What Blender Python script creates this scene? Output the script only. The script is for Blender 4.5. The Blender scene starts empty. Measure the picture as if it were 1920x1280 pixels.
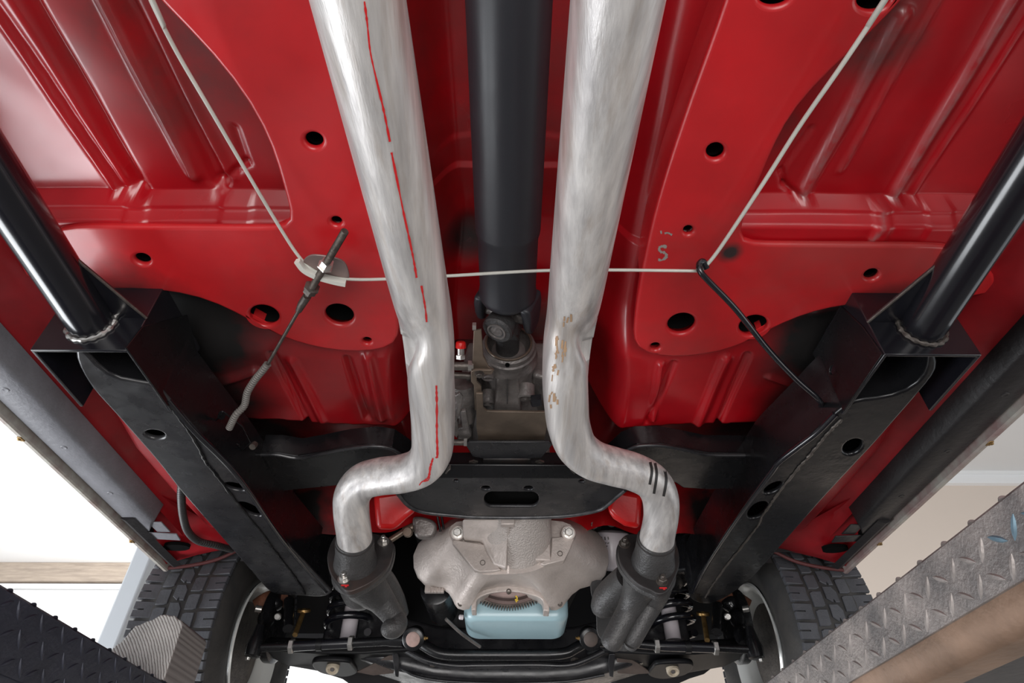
import bpy, bmesh, math, random
import numpy as np
from mathutils import Vector, Matrix
from mathutils.bvhtree import BVHTree
random.seed(7)
V = Vector
PI = math.pi
sc = bpy.context.scene
C = sc.collection

# ------------------------------------------------------------------ camera
H = 1.30                      # height of the camera above the garage floor
F = 1150.0                    # focal length in pixels of the 1920 px wide frame
PITCH = math.radians(41.57)
YAW = math.radians(0.47)
ROT = Matrix.Rotation(-YAW, 3, 'Z') @ Matrix.Rotation(PI / 2 + PITCH, 3, 'X')
cam_d = bpy.data.cameras.new('camera')
cam_d.sensor_width = 36.0
cam_d.lens = 36.0 * F / 1920.0
cam_d.clip_start = 0.01
cam = bpy.data.objects.new('camera', cam_d)
C.objects.link(cam)
cam.matrix_world = Matrix.Translation((0, 0, H)) @ ROT.to_4x4()
sc.camera = cam
cam_d.dof.use_dof = False

# ------------------------------------------------------------------ world, light, exposure
w = bpy.data.worlds.new('world')
sc.world = w
w.use_nodes = True
bg = w.node_tree.nodes['Background']
bg.inputs[0].default_value = (0.90, 0.95, 1.0, 1)
bg.inputs[1].default_value = 0.65
sc.view_settings.view_transform = 'Standard'
sc.view_settings.look = 'None'
sc.view_settings.gamma = 1
sc.view_settings.use_curve_mapping = False
sc.view_settings.exposure = 0.0


def area(name, loc, target, sx, sy, power, col=(1, 1, 1)):
    l = bpy.data.lights.new(name, 'AREA')
    l.shape = 'RECTANGLE'
    l.size = sx
    l.size_y = sy
    l.energy = power
    l.color = col
    o = bpy.data.objects.new(name, l)
    C.objects.link(o)
    o.location = loc
    o.rotation_euler = (V(target) - V(loc)).to_track_quat('-Z', 'Y').to_euler()
    return o


area('daylight_left', (-2.25, 1.15, 0.25), (-0.5, 0.6, 2.1), 1.8, 2.4, 120, (0.93, 0.96, 1.0))
area('fill_behind', (0.2, -1.6, 0.5), (0.0, 0.9, 1.9), 2.6, 1.4, 75, (1.0, 0.97, 0.95))  # soft fill added behind the camera to brighten the pipes
area('fill_right', (2.3, 0.4, 0.4), (0.5, 1.2, 1.7), 0.9, 2.2, 9, (1.0, 0.98, 0.96))  # small fill light added on the right side
area('ceiling_fill_left', (-2.6, 3.2, 1.3), (-3.2, 4.6, 3.4), 1.6, 1.6, 190, (1, 1, 1))  # unseen light added to whiten the left ceiling and wall
area('wall_fill_right', (2.6, 2.2, 1.2), (2.2, 4.2, 2.6), 1.2, 1.2, 16, (1, 0.99, 0.97))  # unseen area light aimed at the right wall


# ------------------------------------------------------------------ pixel ray helpers (results are points with real depth)
def ray(u, v):
    return ROT @ V(((u - 960.0) / F, -(v - 640.0) / F, -1.0))


def at(u, v, z=None, Y=None, X=None, d=None):
    r = ray(u, v)
    if z is not None:
        t = z / r.z
    elif Y is not None:
        t = Y / r.y
    elif X is not None:
        t = X / r.x
    else:
        t = d
    return r * t


class Plane:
    def __init__(s, o, n):
        s.o = V(o)
        s.n = V(n).normalized()
        if s.n.dot(-s.o) < 0:      # face the camera
            s.n = -s.n
        a = V((1, 0, 0)) - s.n * s.n.x
        if a.length < 0.2:
            a = V((0, 1, 0)) - s.n * s.n.y
        s.x = a.normalized()
        s.y = s.n.cross(s.x)
        s.M = Matrix((s.x, s.y, s.n)).transposed().to_4x4()
        s.M.translation = s.o

    def p3(s, u, v):
        r = ray(u, v)
        return r * (s.o.dot(s.n) / r.dot(s.n))

    def p2(s, u, v):
        q = s.p3(u, v) - s.o
        return (q.dot(s.x), q.dot(s.y))

    def w2(s, p):
        q = V(p) - s.o
        return (q.dot(s.x), q.dot(s.y))


def ZP(z):
    return Plane((0, 0, z), (0, 0, -1))


def catmull(pts, n=6, closed=False):
    P = [V(p) for p in pts]
    out = []
    m = len(P)
    rng = range(m) if closed else range(m - 1)
    for i in rng:
        if closed:
            a, b, c, d = P[i - 1], P[i], P[(i + 1) % m], P[(i + 2) % m]
        else:
            b, c = P[i], P[i + 1]
            a = P[i - 1] if i > 0 else b * 2 - c
            d = P[i + 2] if i + 2 < m else c * 2 - b
        for k in range(n):
            t = k / n
            out.append(0.5 * ((2 * b) + (c - a) * t + (2 * a - 5 * b + 4 * c - d) * t * t + (3 * b - a - 3 * c + d) * t ** 3))
    if not closed:
        out.append(P[-1])
    return out


# ------------------------------------------------------------------ materials
MATS = {}


def mat(name, col, rough=0.5, metal=0.0, coat=0.0, bump=0.0, bscale=60.0, var=0.0, vscale=8.0, dark=None, spots=(), stretch=None,
        stain=None, stain_amt=0.0, stain_scale=9.0, chips=None, chip_th=0.78, attr=False, rvar=0.0, spec=0.5, emit=None, estr=1.0,
        over=(0.012, 0.011, 0.011), swell=0.0):
    if name in MATS:
        return MATS[name]
    m = bpy.data.materials.new(name)
    m.use_nodes = True
    nt = m.node_tree
    N, L = nt.nodes, nt.links
    b = N['Principled BSDF']
    b.inputs['Base Color'].default_value = (*col, 1)
    b.inputs['Roughness'].default_value = rough
    b.inputs['Metallic'].default_value = metal
    b.inputs['Coat Weight'].default_value = coat
    b.inputs['Coat Roughness'].default_value = 0.22
    b.inputs['Specular IOR Level'].default_value = spec
    tc = N.new('ShaderNodeNewGeometry')
    src = tc.outputs['Position']
    if stretch:
        mp = N.new('ShaderNodeMapping')
        mp.inputs['Scale'].default_value = stretch
        L.new(src, mp.inputs[0])
        ssrc = mp.outputs[0]
    else:
        ssrc = src

    def noise(scale, detail=4, s=None, rough_=0.6):
        n = N.new('ShaderNodeTexNoise')
        n.inputs['Scale'].default_value = scale
        n.inputs['Detail'].default_value = detail
        n.inputs['Roughness'].default_value = rough_
        L.new(s or ssrc, n.inputs['Vector'])
        return n.outputs['Fac']

    def ramp(fac, a, bb):
        r = N.new('ShaderNodeMapRange')
        r.inputs[1].default_value = a
        r.inputs[2].default_value = bb
        L.new(fac, r.inputs[0])
        return r.outputs[0]

    def mix(fac, a, bcol):
        x = N.new('ShaderNodeMix')
        x.data_type = 'RGBA'
        if hasattr(fac, 'links'):
            L.new(fac, x.inputs[0])
        else:
            x.inputs[0].default_value = fac
        if hasattr(a, 'links'):
            L.new(a, x.inputs[6])
        else:
            x.inputs[6].default_value = (*a, 1)
        x.inputs[7].default_value = (*bcol, 1)
        return x.outputs[2]

    def math_(op, a, bb):
        x = N.new('ShaderNodeMath')
        x.operation = op
        for i, q in enumerate((a, bb)):
            if hasattr(q, 'links'):
                L.new(q, x.inputs[i])
            else:
                x.inputs[i].default_value = q
        x.use_clamp = True
        return x.outputs[0]

    cur = col
    if var > 0:
        d2 = dark if dark else tuple(c * (1 - var) for c in col)
        f = ramp(noise(vscale), 0.35, 0.7)
        cur = mix(f, cur, d2)
    if stain:
        f = math_('MULTIPLY', ramp(noise(stain_scale, 6), 0.52, 0.72), stain_amt)
        cur = mix(f, cur, stain)
    if attr:
        at_ = N.new('ShaderNodeAttribute')
        at_.attribute_name = 'mask'
        sep = N.new('ShaderNodeSeparateColor')
        L.new(at_.outputs['Color'], sep.inputs[0])
        # red channel: black overspray, green: worn ridge, blue: grime
        nz = noise(14, 5, src)
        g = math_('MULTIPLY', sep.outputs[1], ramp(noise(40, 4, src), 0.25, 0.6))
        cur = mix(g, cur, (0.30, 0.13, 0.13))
        bl = math_('MULTIPLY', sep.outputs[2], ramp(nz, 0.25, 0.7))
        cur = mix(bl, cur, (0.085, 0.030, 0.028))
        f = math_('MULTIPLY', math_('ADD', sep.outputs[0], math_('MULTIPLY', math_('SUBTRACT', nz, 0.5), 0.6)), 1.0)
        f = math_('MULTIPLY', f, ramp(sep.outputs[0], 0.02, 0.25))
        cur = mix(f, cur, over)
    for (p, rad) in spots:
        vm = N.new('ShaderNodeVectorMath')
        vm.operation = 'DISTANCE'
        L.new(src, vm.inputs[0])
        vm.inputs[1].default_value = (p[0], p[1], p[2] + H)
        nz = noise(11, 5, src)
        dd = N.new('ShaderNodeMath')
        dd.operation = 'MULTIPLY_ADD'
        L.new(nz, dd.inputs[0])
        dd.inputs[1].default_value = rad * 0.9
        L.new(vm.outputs['Value'], dd.inputs[2])
        f = ramp(dd.outputs[0], rad * 1.45, rad * 0.85)
        cur = mix(f, cur, over)
    if chips:
        f = ramp(noise(55, 3, src), chip_th, chip_th + 0.03)
        cur = mix(f, cur, chips)
    if hasattr(cur, 'links'):
        L.new(cur, b.inputs['Base Color'])
    if rvar > 0:
        r = N.new('ShaderNodeMapRange')
        r.inputs[3].default_value = max(0.03, rough - rvar)
        r.inputs[4].default_value = min(1.0, rough + rvar)
        L.new(ramp(noise(vscale * 1.7), 0.3, 0.7), r.inputs[0])
        L.new(r.outputs[0], b.inputs['Roughness'])
    if bump > 0:
        bp = N.new('ShaderNodeBump')
        bp.inputs['Strength'].default_value = bump
        bp.inputs['Distance'].default_value = 0.003
        L.new(noise(bscale, 3), bp.inputs['Height'])
        if swell:
            b2 = N.new('ShaderNodeBump')
            b2.inputs['Strength'].default_value = swell
            b2.inputs['Distance'].default_value = 0.03
            L.new(noise(3.5, 1, src), b2.inputs['Height'])
            L.new(bp.outputs[0], b2.inputs['Normal'])
            L.new(b2.outputs[0], b.inputs['Normal'])
        else:
            L.new(bp.outputs[0], b.inputs['Normal'])
    if emit:
        b.inputs['Emission Color'].default_value = (*emit, 1)
        b.inputs['Emission Strength'].default_value = estr
    MATS[name] = m
    return m


RED = (0.44, 0.003, 0.009)
M = {}
M['red'] = mat('red_paint', RED, 0.36, coat=0.7, bump=0.10, bscale=14, var=0.35, vscale=4, attr=True, rvar=0.10, chips=(0.35, 0.22, 0.2), chip_th=0.80)
M['redplate'] = mat('red_paint_rail', (0.60, 0.013, 0.018), 0.40, coat=0.5, bump=0.12, bscale=12, var=0.30, vscale=5, rvar=0.10, chips=(0.33, 0.30, 0.27),
                    chip_th=0.765, swell=0.7, stain=(0.27, 0.05, 0.045), stain_amt=0.55, stain_scale=3.2, spots=[((-0.60, 0.74, 0.68), 0.16), ((0.60, 0.76, 0.68), 0.14), ((0.318, 0.572, 0.68), 0.022)], over=(0.03, 0.02, 0.02))
M['redrocker'] = mat('red_paint_rocker', (0.36, 0.008, 0.014), 0.42, coat=0.15, bump=0.1, bscale=20, var=0.5, vscale=7, rvar=0.1, chips=(0.2, 0.12, 0.1), chip_th=0.78)
M['black'] = mat('black_paint', (0.007, 0.007, 0.008), 0.27, coat=0.1, spec=0.4, bump=0.2, bscale=30, rvar=0.12, vscale=9, chips=(0.12, 0.11, 0.11), chip_th=0.80)
M['blackplate'] = mat('black_paint_scuffed', (0.010, 0.010, 0.012), 0.30, bump=0.2, bscale=25, var=0.5, vscale=12, dark=(0.030, 0.029, 0.031), rvar=0.12,
                      chips=(0.22, 0.2, 0.2), chip_th=0.76)
M['gloss'] = mat('gloss_black_paint', (0.008, 0.008, 0.011), 0.16, coat=0.6, rvar=0.04, vscale=12)
M['shaft'] = mat('satin_black_shaft', (0.022, 0.023, 0.028), 0.40, rvar=0.05, vscale=6, bump=0.05, bscale=80)
M['matte'] = mat('matte_black', (0.004, 0.004, 0.004), 0.9, spec=0.05)
M['armblack'] = mat('oily_black_paint', (0.006, 0.006, 0.007), 0.45, spec=0.2)
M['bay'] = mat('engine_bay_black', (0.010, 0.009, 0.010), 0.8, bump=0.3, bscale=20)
M['pipe'] = mat('aluminised_steel', (0.80, 0.77, 0.745), 0.38, metal=0.5, bump=0.12, bscale=30, var=0.4, vscale=5, dark=(0.46, 0.44, 0.435), rvar=0.10,
                stretch=(12, 0.5, 12), stain=(0.33, 0.24, 0.17), stain_amt=0.42, stain_scale=6)
M['cast'] = mat('cast_aluminium', (0.60, 0.53, 0.49), 0.45, metal=0.35, bump=0.35, bscale=160, var=0.28, vscale=9, rvar=0.08,
                stain=(0.26, 0.22, 0.20), stain_amt=0.5, stain_scale=12)
M['castrough'] = mat('rough_cast_aluminium', (0.52, 0.47, 0.44), 0.5, metal=0.35, bump=0.9, bscale=260, var=0.2, vscale=9)
M['greycast'] = mat('greasy_grey_casting', (0.21, 0.19, 0.18), 0.42, metal=0.4, bump=0.5, bscale=120, var=0.6, vscale=25, rvar=0.12)
M['bronze'] = mat('bronze_coated_steel', (0.19, 0.145, 0.11), 0.38, metal=0.45, bump=0.15, bscale=60, var=0.45, vscale=14, rvar=0.1)
M['iron'] = mat('dark_cast_iron', (0.062, 0.060, 0.060), 0.42, metal=0.2, bump=0.5, bscale=220, var=0.3, vscale=20)
M['ironflange'] = mat('dark_steel_flange', (0.050, 0.046, 0.046), 0.45, metal=0.4, bump=0.2, bscale=90, var=0.4, vscale=20, stain=(0.10, 0.05, 0.035), stain_amt=0.5)
M['zinc'] = mat('zinc_plated_steel', (0.62, 0.60, 0.57), 0.32, metal=0.9, bump=0.1, bscale=200, var=0.3, vscale=60)
M['darksteel'] = mat('oily_steel', (0.16, 0.14, 0.125), 0.45, metal=0.7, bump=0.3, bscale=200, var=0.5, vscale=60)
M['blue'] = mat('pale_blue_paint', (0.36, 0.52, 0.57), 0.30, coat=0.25, bump=0.05, bscale=60, var=0.06, vscale=10)
M['white'] = mat('white_filter_paint', (0.62, 0.57, 0.60), 0.30, coat=0.3)
M['cablewhite'] = mat('pale_cable_sheath', (0.60, 0.60, 0.54), 0.38, var=0.12, vscale=20)
M['clipwhite'] = mat('white_plastic', (0.68, 0.68, 0.62), 0.35)
M['rubber'] = mat('tyre_rubber', (0.030, 0.029, 0.029), 0.62, bump=0.25, bscale=90, var=0.4, vscale=18, dark=(0.055, 0.050, 0.046))
M['tread'] = mat('tyre_tread_rubber', (0.085, 0.087, 0.098), 0.52, bump=0.3, bscale=150, var=0.3, vscale=25)
M['conduit'] = mat('black_conduit_plastic', (0.035, 0.033, 0.033), 0.42)
M['wood'] = mat('weathered_wood', (0.40, 0.36, 0.33), 0.75, bump=0.6, bscale=30, var=0.3, vscale=6, stretch=(1, 1, 7))
M['brownoil'] = mat('rubber_mount_brown', (0.10, 0.075, 0.065), 0.6, var=0.4, vscale=30)
M['redmark'] = mat('red_marker_paint', (0.55, 0.01, 0.012), 0.5)
M['yellow'] = mat('yellow_marker_paint', (0.65, 0.45, 0.03), 0.5)
M['redcap'] = mat('red_plastic', (0.62, 0.012, 0.01), 0.35)
M['gold'] = mat('gold_zinc_steel', (0.42, 0.26, 0.10), 0.35, metal=0.8, var=0.5, vscale=60)
M['rust'] = mat('rusty_iron', (0.20, 0.075, 0.04), 0.7, metal=0.2, bump=0.5, bscale=120, var=0.6, vscale=35)
M['chrome'] = mat('polished_wheel_metal', (0.82, 0.82, 0.79), 0.28, metal=0.35)
M['greypaint'] = mat('grey_stone_guard', (0.20, 0.20, 0.22), 0.48, bump=0.3, bscale=120, var=0.2, vscale=20, chips=(0.04, 0.03, 0.03), chip_th=0.77)
M['sillblack'] = mat('sill_black', (0.018, 0.016, 0.017), 0.42, bump=0.3, bscale=90, var=0.4, vscale=14)
M['lipL'] = mat('pale_sill_lip', (0.50, 0.48, 0.43), 0.4, metal=0.2, var=0.5, vscale=22, dark=(0.30, 0.22, 0.20), bump=0.2)
M['lip'] = mat('sill_lip_paint', (0.30, 0.20, 0.19), 0.4, metal=0.3, var=0.6, vscale=22, dark=(0.42, 0.40, 0.36), bump=0.2)
M['plateL'] = mat('dark_blue_grey_steel', (0.040, 0.043, 0.062), 0.5, metal=0.3, bump=0.4, bscale=60, var=0.3, vscale=14)
M['plateR'] = mat('worn_chequer_steel', (0.36, 0.32, 0.30), 0.52, metal=0.45, bump=0.6, bscale=160, var=0.55, vscale=12, dark=(0.13, 0.125, 0.125), rvar=0.1)
M['lug'] = mat('worn_chequer_lug', (0.40, 0.36, 0.34), 0.45, metal=0.5, bump=0.3, bscale=160, var=0.35, vscale=20)
M['bluewear'] = mat('worn_blue_lug', (0.16, 0.25, 0.31), 0.45, metal=0.4, var=0.4, vscale=40)
M['brownedge'] = mat('brown_rusty_edge', (0.30, 0.19, 0.13), 0.42, metal=0.4, bump=0.3, bscale=60, var=0.4, vscale=12)
M['ceil'] = mat('ceiling_white', (0.74, 0.73, 0.72), 0.85, bump=0.1, bscale=30)
M['beige'] = mat('beige_wall_paint', (0.72, 0.62, 0.54), 0.85, bump=0.1, bscale=60)
M['whitewall'] = mat('white_wall_paint', (0.80, 0.80, 0.79), 0.8, var=0.06, vscale=1.5)
M['trim'] = mat('white_gloss_trim', (0.86, 0.86, 0.86), 0.4)
M['tanwood'] = mat('tan_wood_beam', (0.46, 0.38, 0.31), 0.75, var=0.3, vscale=5, stretch=(1, 1, 10), bump=0.3)
M['floor'] = mat('concrete_floor', (0.16, 0.155, 0.15), 0.7, var=0.2, vscale=2, bump=0.2, bscale=25)
M['post'] = mat('pale_grey_post_paint', (0.50, 0.53, 0.56), 0.45)


# ------------------------------------------------------------------ object builders
ROOTS = []


def thing(name, label, cat, group=None, kind=None):
    o = bpy.data.objects.new(name, None)
    C.objects.link(o)
    o['label'] = label
    if cat:
        o['category'] = cat
    if group:
        o['group'] = group
    if kind:
        o['kind'] = kind
    o.empty_display_size = 0.05
    return o


def tag(o, label, cat, group=None):
    o['label'] = label
    o['category'] = cat
    if group:
        o['group'] = group
    return o


def obj(name, me, m, parent=None, label=None):
    o = bpy.data.objects.new(name, me)
    C.objects.link(o)
    if m is not None and len(me.materials) == 0:
        me.materials.append(m)
    if parent:
        o.parent = parent
    if label:
        o['label'] = label
    return o


class MB:
    def __init__(s):
        s.v, s.f = [], []

    def add(s, vs, fs):
        k = len(s.v)
        s.v += [tuple(p) for p in vs]
        s.f += [tuple(i + k for i in f) for f in fs]
        return s

    def box(s, c, size, R=None):
        R = R or Matrix.Identity(3)
        h = V(size) / 2
        c = V(c)
        vs = [c + R @ V((x * h.x, y * h.y, z * h.z)) for x in (-1, 1) for y in (-1, 1) for z in (-1, 1)]
        return s.add(vs, [(0, 1, 3, 2), (4, 6, 7, 5), (0, 4, 5, 1), (2, 3, 7, 6), (0, 2, 6, 4), (1, 5, 7, 3)])

    def hexa(s, A, B):
        """solid between quad A and quad B"""
        return s.loft([A, B])

    def loft(s, rings, caps=True, closed=True):
        n = len(rings[0])
        vs = [p for r in rings for p in r]
        fs = []
        for i in range(len(rings) - 1):
            for j in range(n if closed else n - 1):
                a, b = i * n + j, i * n + (j + 1) % n
                fs.append((a, b, b + n, a + n))
        if caps and closed:
            fs.append(tuple(range(n - 1, -1, -1)))
            fs.append(tuple(range((len(rings) - 1) * n, len(rings) * n)))
        return s.add(vs, fs)

    def tube(s, pts, r, seg=20, caps=True, mod=None, sx=1.0):
        P = [V(p) for p in pts]
        rr = r if isinstance(r, (list, tuple)) else [r] * len(P)
        T = []
        for i in range(len(P)):
            a = P[max(i - 1, 0)]
            b = P[min(i + 1, len(P) - 1)]
            T.append((b - a).normalized())
        n = V((0, 0, 1)) - T[0] * T[0].z
        if n.length < 0.1:
            n = V((0, 1, 0)) - T[0] * T[0].y
        n.normalize()
        rings = []
        for i in range(len(P)):
            n = (n - T[i] * n.dot(T[i])).normalized()
            b = T[i].cross(n)
            ring = []
            for k in range(seg):
                a = 2 * PI * k / seg
                q = rr[i] * (mod(i / (len(P) - 1), a) if mod else 1.0)
                ring.append(P[i] + n * (q * math.cos(a)) + b * (q * sx * math.sin(a)))
            rings.append(ring)
        return s.loft(rings, caps)

    def cyl(s, p, q, r, r2=None, seg=20):
        return s.tube([p, q], [r, r if r2 is None else r2], seg)

    def lathe(s, c, axis, prof, seg=32):
        """prof: list of (distance along the axis, radius)"""
        ax = V(axis).normalized()
        n = V((0, 0, 1)) - ax * ax.z
        if n.length < 0.1:
            n = V((0, 1, 0)) - ax * ax.y
        n.normalize()
        b = ax.cross(n)
        rings = []
        for (t, r) in prof:
            rings.append([V(c) + ax * t + (n * math.cos(2 * PI * k / seg) + b * math.sin(2 * PI * k / seg)) * max(r, 1e-5) for k in range(seg)])
        return s.loft(rings, True)

    def ball(s, c, r, sc_=(1, 1, 1), seg=16, rings=10):
        R = []
        for i in range(rings + 1):
            th = PI * i / rings
            R.append([V(c) + V((sc_[0] * r * math.sin(th) * math.cos(2 * PI * k / seg), sc_[1] * r * math.sin(th) * math.sin(2 * PI * k / seg),
                               sc_[2] * r * math.cos(th))) for k in range(seg)])
        return s.loft(R, False)

    def mesh(s, name, angle=38):
        me = bpy.data.meshes.new(name)
        me.from_pydata([tuple(p) for p in s.v], [], s.f)
        bm = bmesh.new()
        bm.from_mesh(me)
        bmesh.ops.remove_doubles(bm, verts=bm.verts, dist=1e-6)
        bmesh.ops.recalc_face_normals(bm, faces=bm.faces)
        bm.to_mesh(me)
        bm.free()
        me.polygons.foreach_set('use_smooth', [True] * len(me.polygons))
        me.set_sharp_from_angle(angle=math.radians(angle))
        return me

    def build(s, name, m, parent=None, label=None, angle=38, bevel=0.0, sub=0, bseg=2):
        o = obj(name, s.mesh(name, angle), m, parent, label)
        if bevel:
            b = o.modifiers.new('bevel', 'BEVEL')
            b.width = bevel
            b.segments = bseg
            b.limit_method = 'ANGLE'
            b.angle_limit = math.radians(35)
        if sub:
            q = o.modifiers.new('sub', 'SUBSURF')
            q.levels = q.render_levels = sub
        return o


def apply_mods():
    dg = bpy.context.evaluated_depsgraph_get()
    for o in list(bpy.data.objects):
        if o.type == 'MESH' and o.modifiers:
            me = bpy.data.meshes.new_from_object(o.evaluated_get(dg))
            o.modifiers.clear()
            old = o.data
            o.data = me
            me.name = old.name


def sheet(name, pl, outline, holes=(), t=0.004, bev=0.0015, m=None, parent=None, px=True, smooth=False, label=None, off=0.0, tri=3):
    """flat plate lying in plane pl; its visible face is in the plane, its thickness goes away from the camera.
    holes: (u, v, ru, rv, degrees) in pixels or lists of pixels"""
    cu = bpy.data.curves.new(name, 'CURVE')
    cu.dimensions = '2D'
    cu.fill_mode = 'BOTH'
    cu.extrude = max(t / 2 - bev, 1e-5)
    cu.bevel_depth = bev
    cu.bevel_resolution = tri
    cu.offset = -bev
    loops = []

    def P(q):
        return pl.p2(*q) if px else tuple(q)
    o2 = [P(q) for q in outline]
    if smooth:
        o2 = [(q.x, q.y) for q in catmull([V((a, b, 0)) for a, b in o2], 5, True)]
    loops.append(o2)
    for h in holes:
        if isinstance(h, list):
            loops.append([P(q) for q in h])
        else:
            u, v, ru, rv, dg = h
            ca, sa = math.cos(math.radians(dg)), math.sin(math.radians(dg))
            loops.append([P((u + ru * math.cos(a) * ca - rv * math.sin(a) * sa, v + ru * math.cos(a) * sa + rv * math.sin(a) * ca))
                          for a in [2 * PI * k / 28 for k in range(28)]])
    for lp in loops:
        sp = cu.splines.new('POLY')
        sp.points.add(len(lp) - 1)
        for k, q in enumerate(lp):
            sp.points[k].co = (q[0], q[1], -t / 2 - off, 1)
        sp.use_cyclic_u = True
    tmp = bpy.data.objects.new(name, cu)
    C.objects.link(tmp)
    bpy.context.view_layer.update()
    dg = bpy.context.evaluated_depsgraph_get()
    me = bpy.data.meshes.new_from_object(tmp.evaluated_get(dg))
    bpy.data.objects.remove(tmp)
    me.materials.clear()
    me.transform(pl.M)
    me.polygons.foreach_set('use_smooth', [True] * len(me.polygons))
    me.set_sharp_from_angle(angle=math.radians(32))
    return obj(name, me, m, parent, label)


def wall_loop(mb, pl, outline, depth, inset=0.0, px=True, off=0.002, closed=True):
    """side walls going up from a plate's outline (away from the camera side)"""
    o2 = [pl.p2(*q) if px else q for q in outline]
    A = [pl.o + pl.x * a + pl.y * b - pl.n * off for a, b in o2]
    B = [p - pl.n * depth for p in A]
    mb.loft([A, B], False, closed)
    return mb


def bolt(mb, p, axis, r, h, stud=0.0, washer=1.35):
    p = V(p)
    ax = V(axis).normalized()
    mb.lathe(p, ax, [(0, r * washer), (r * 0.22, r * washer)], 20)
    mb.lathe(p + ax * r * 0.22, ax, [(0, r), (h * 0.85, r), (h, r * 0.86)], 6)
    if stud:
        mb.lathe(p + ax * h, ax, [(0, r * 0.5), (stud, r * 0.5), (stud + r * 0.1, r * 0.4)], 14)


def threaded(mb, p, q, r, pitch=0.002, seg=14):
    p, q = V(p), V(q)
    n = max(4, int((q - p).length / pitch)) * 2
    pts = [p.lerp(q, i / n) for i in range(n + 1)]
    mb.tube(pts, [r if i % 2 else r * 0.82 for i in range(n + 1)], seg)


def corrugated(mb, pts, r, pitch=0.006, seg=14, dip=0.82):
    P = catmull(pts, 30)
    L = [0]
    for a, b in zip(P, P[1:]):
        L.append(L[-1] + (b - a).length)
    n = int(L[-1] / pitch) * 4
    out, rr = [], []
    j = 0
    for i in range(n + 1):
        s_ = L[-1] * i / n
        while j < len(L) - 2 and L[j + 1] < s_:
            j += 1
        t = (s_ - L[j]) / max(L[j + 1] - L[j], 1e-9)
        out.append(P[j].lerp(P[j + 1], t))
        rr.append(r if i % 4 in (0, 1) else r * dip)
    mb.tube(out, rr, seg)


def smooth01(x):
    x = np.clip(x, 0, 1)
    return x * x * (3 - 2 * x)


# ================================================================== the garage
def struct(name, mb, m):
    o = mb.build(name, m, angle=30)
    o['kind'] = 'structure'
    o['label'] = name.replace('_', ' ') + ' of the garage'
    return o


struct('floor', MB().box((-0.6, 2, -H - 0.05), (11.2, 10, 0.1)), M['floor'])
CZ = 2.32
struct('ceiling', MB().box((-0.6, 2.0, CZ + 0.05), (11.2, 9.6, 0.1)), M['ceil'])
struct('wall_right', MB().box((2.6, 4.16, 0.5), (4.2, 0.12, 3.62)), M['beige'])
struct('trim_1', MB().box((2.6, 4.085, CZ - 0.05), (4.2, 0.05, 0.085)).box((2.6, 4.075, CZ - 0.012), (4.2, 0.07, 0.024)), M['trim'])
struct('wall_front', MB().box((-2.9, 5.96, 0.5), (6.6, 0.12, 3.62)), M['whitewall'])
struct('trim_2', MB().box((-2.9, 5.87, CZ - 0.09), (6.6, 0.06, 0.175)), M['tanwood'])
struct('trim_3', MB().box((-2.9, 5.88, CZ - 0.215), (6.6, 0.05, 0.035)).box((-2.9, 5.89, CZ - 0.26), (6.6, 0.03, 0.02)), M['trim'])

# ================================================================== car body
body = thing('car_body', 'red painted underside of a car body with black engine bay and grey sills', 'car body')
ZF = 0.745
XM, Y0, Y1 = 0.80, -0.55, 1.50
nx, ny = 420, 520
xs = np.linspace(-XM, XM, nx)
ys = np.linspace(Y0, Y1, ny)
GX, GY = np.meshgrid(xs, ys)
Z = np.full(GX.shape, ZF)
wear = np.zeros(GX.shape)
grime = np.zeros(GX.shape)
over = np.zeros(GX.shape)


def segd(p, q, t0=0.0):
    px, py = q[0] - p[0], q[1] - p[1]
    L2 = px * px + py * py
    t = ((GX - p[0]) * px + (GY - p[1]) * py) / L2
    tc = np.clip(t, 0, 1)
    return np.hypot(GX - p[0] - tc * px, GY - p[1] - tc * py)


def rib(u0, v0, u1, v1, wd, h, wr=0.0, z=ZF, soft=1.0, ext=0.0):
    global Z, wear
    a, b = at(u0, v0, z=z), at(u1, v1, z=z)
    if ext:
        a = a + (a - b).normalized() * ext
    d = segd(a, b)
    if z == ZF:
        d = d + 1.0 * (GY > YFL)
    Z -= h * smooth01((wd - d) / (wd * soft))
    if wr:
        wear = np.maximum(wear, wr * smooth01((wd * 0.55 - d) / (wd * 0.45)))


YFL = at(200, 357, z=ZF).y - 0.001
# toe board step and rise
YS = at(960, 797, z=0.70).y
front = smooth01((GY - 0.60) / 0.02)
Z = np.where(GY > 0.60, 0.735 - 0.035 * smooth01((GY - 0.72) / 0.12), Z)
# edge of the toe board, bowed a little
YE = YS + 0.02 * np.cos(GX * 5)
Z = Z + 0.055 * smooth01((GY - YE) / 0.006)
Z = Z + 0.05 * smooth01((GY - YE - 0.03) / 0.30)
# floor flange below the cross channel: terraces
Yf = at(200, 357, z=ZF).y
b1 = (GY > Yf) & (GY < 0.60)
sm_ = smooth01((np.abs(GX) - 0.20) / 0.03)
Z = np.where(b1, (1 - sm_) * Z + sm_ * (ZF - 0.030 - 0.022 * smooth01((GY - Yf - 0.006) / 0.012)), Z)
# floor ribs, left
rib(0, 36, 219, 357, 0.010, 0.006, ext=0.4)
rib(48, 0, 262, 358, 0.020, -0.022, ext=0.4)
rib(-30, -20, 232, 357, 0.012, -0.006, ext=0.4)
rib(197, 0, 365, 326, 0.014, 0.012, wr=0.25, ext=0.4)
rib(240, 0, 410, 340, 0.018, -0.016, ext=0.4)
rib(285, 60, 432, 330, 0.012, 0.006, ext=0.3)
rib(410, 345, 462, 305, 0.008, -0.006)
rib(462, 305, 440, 240, 0.008, -0.005)
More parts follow.
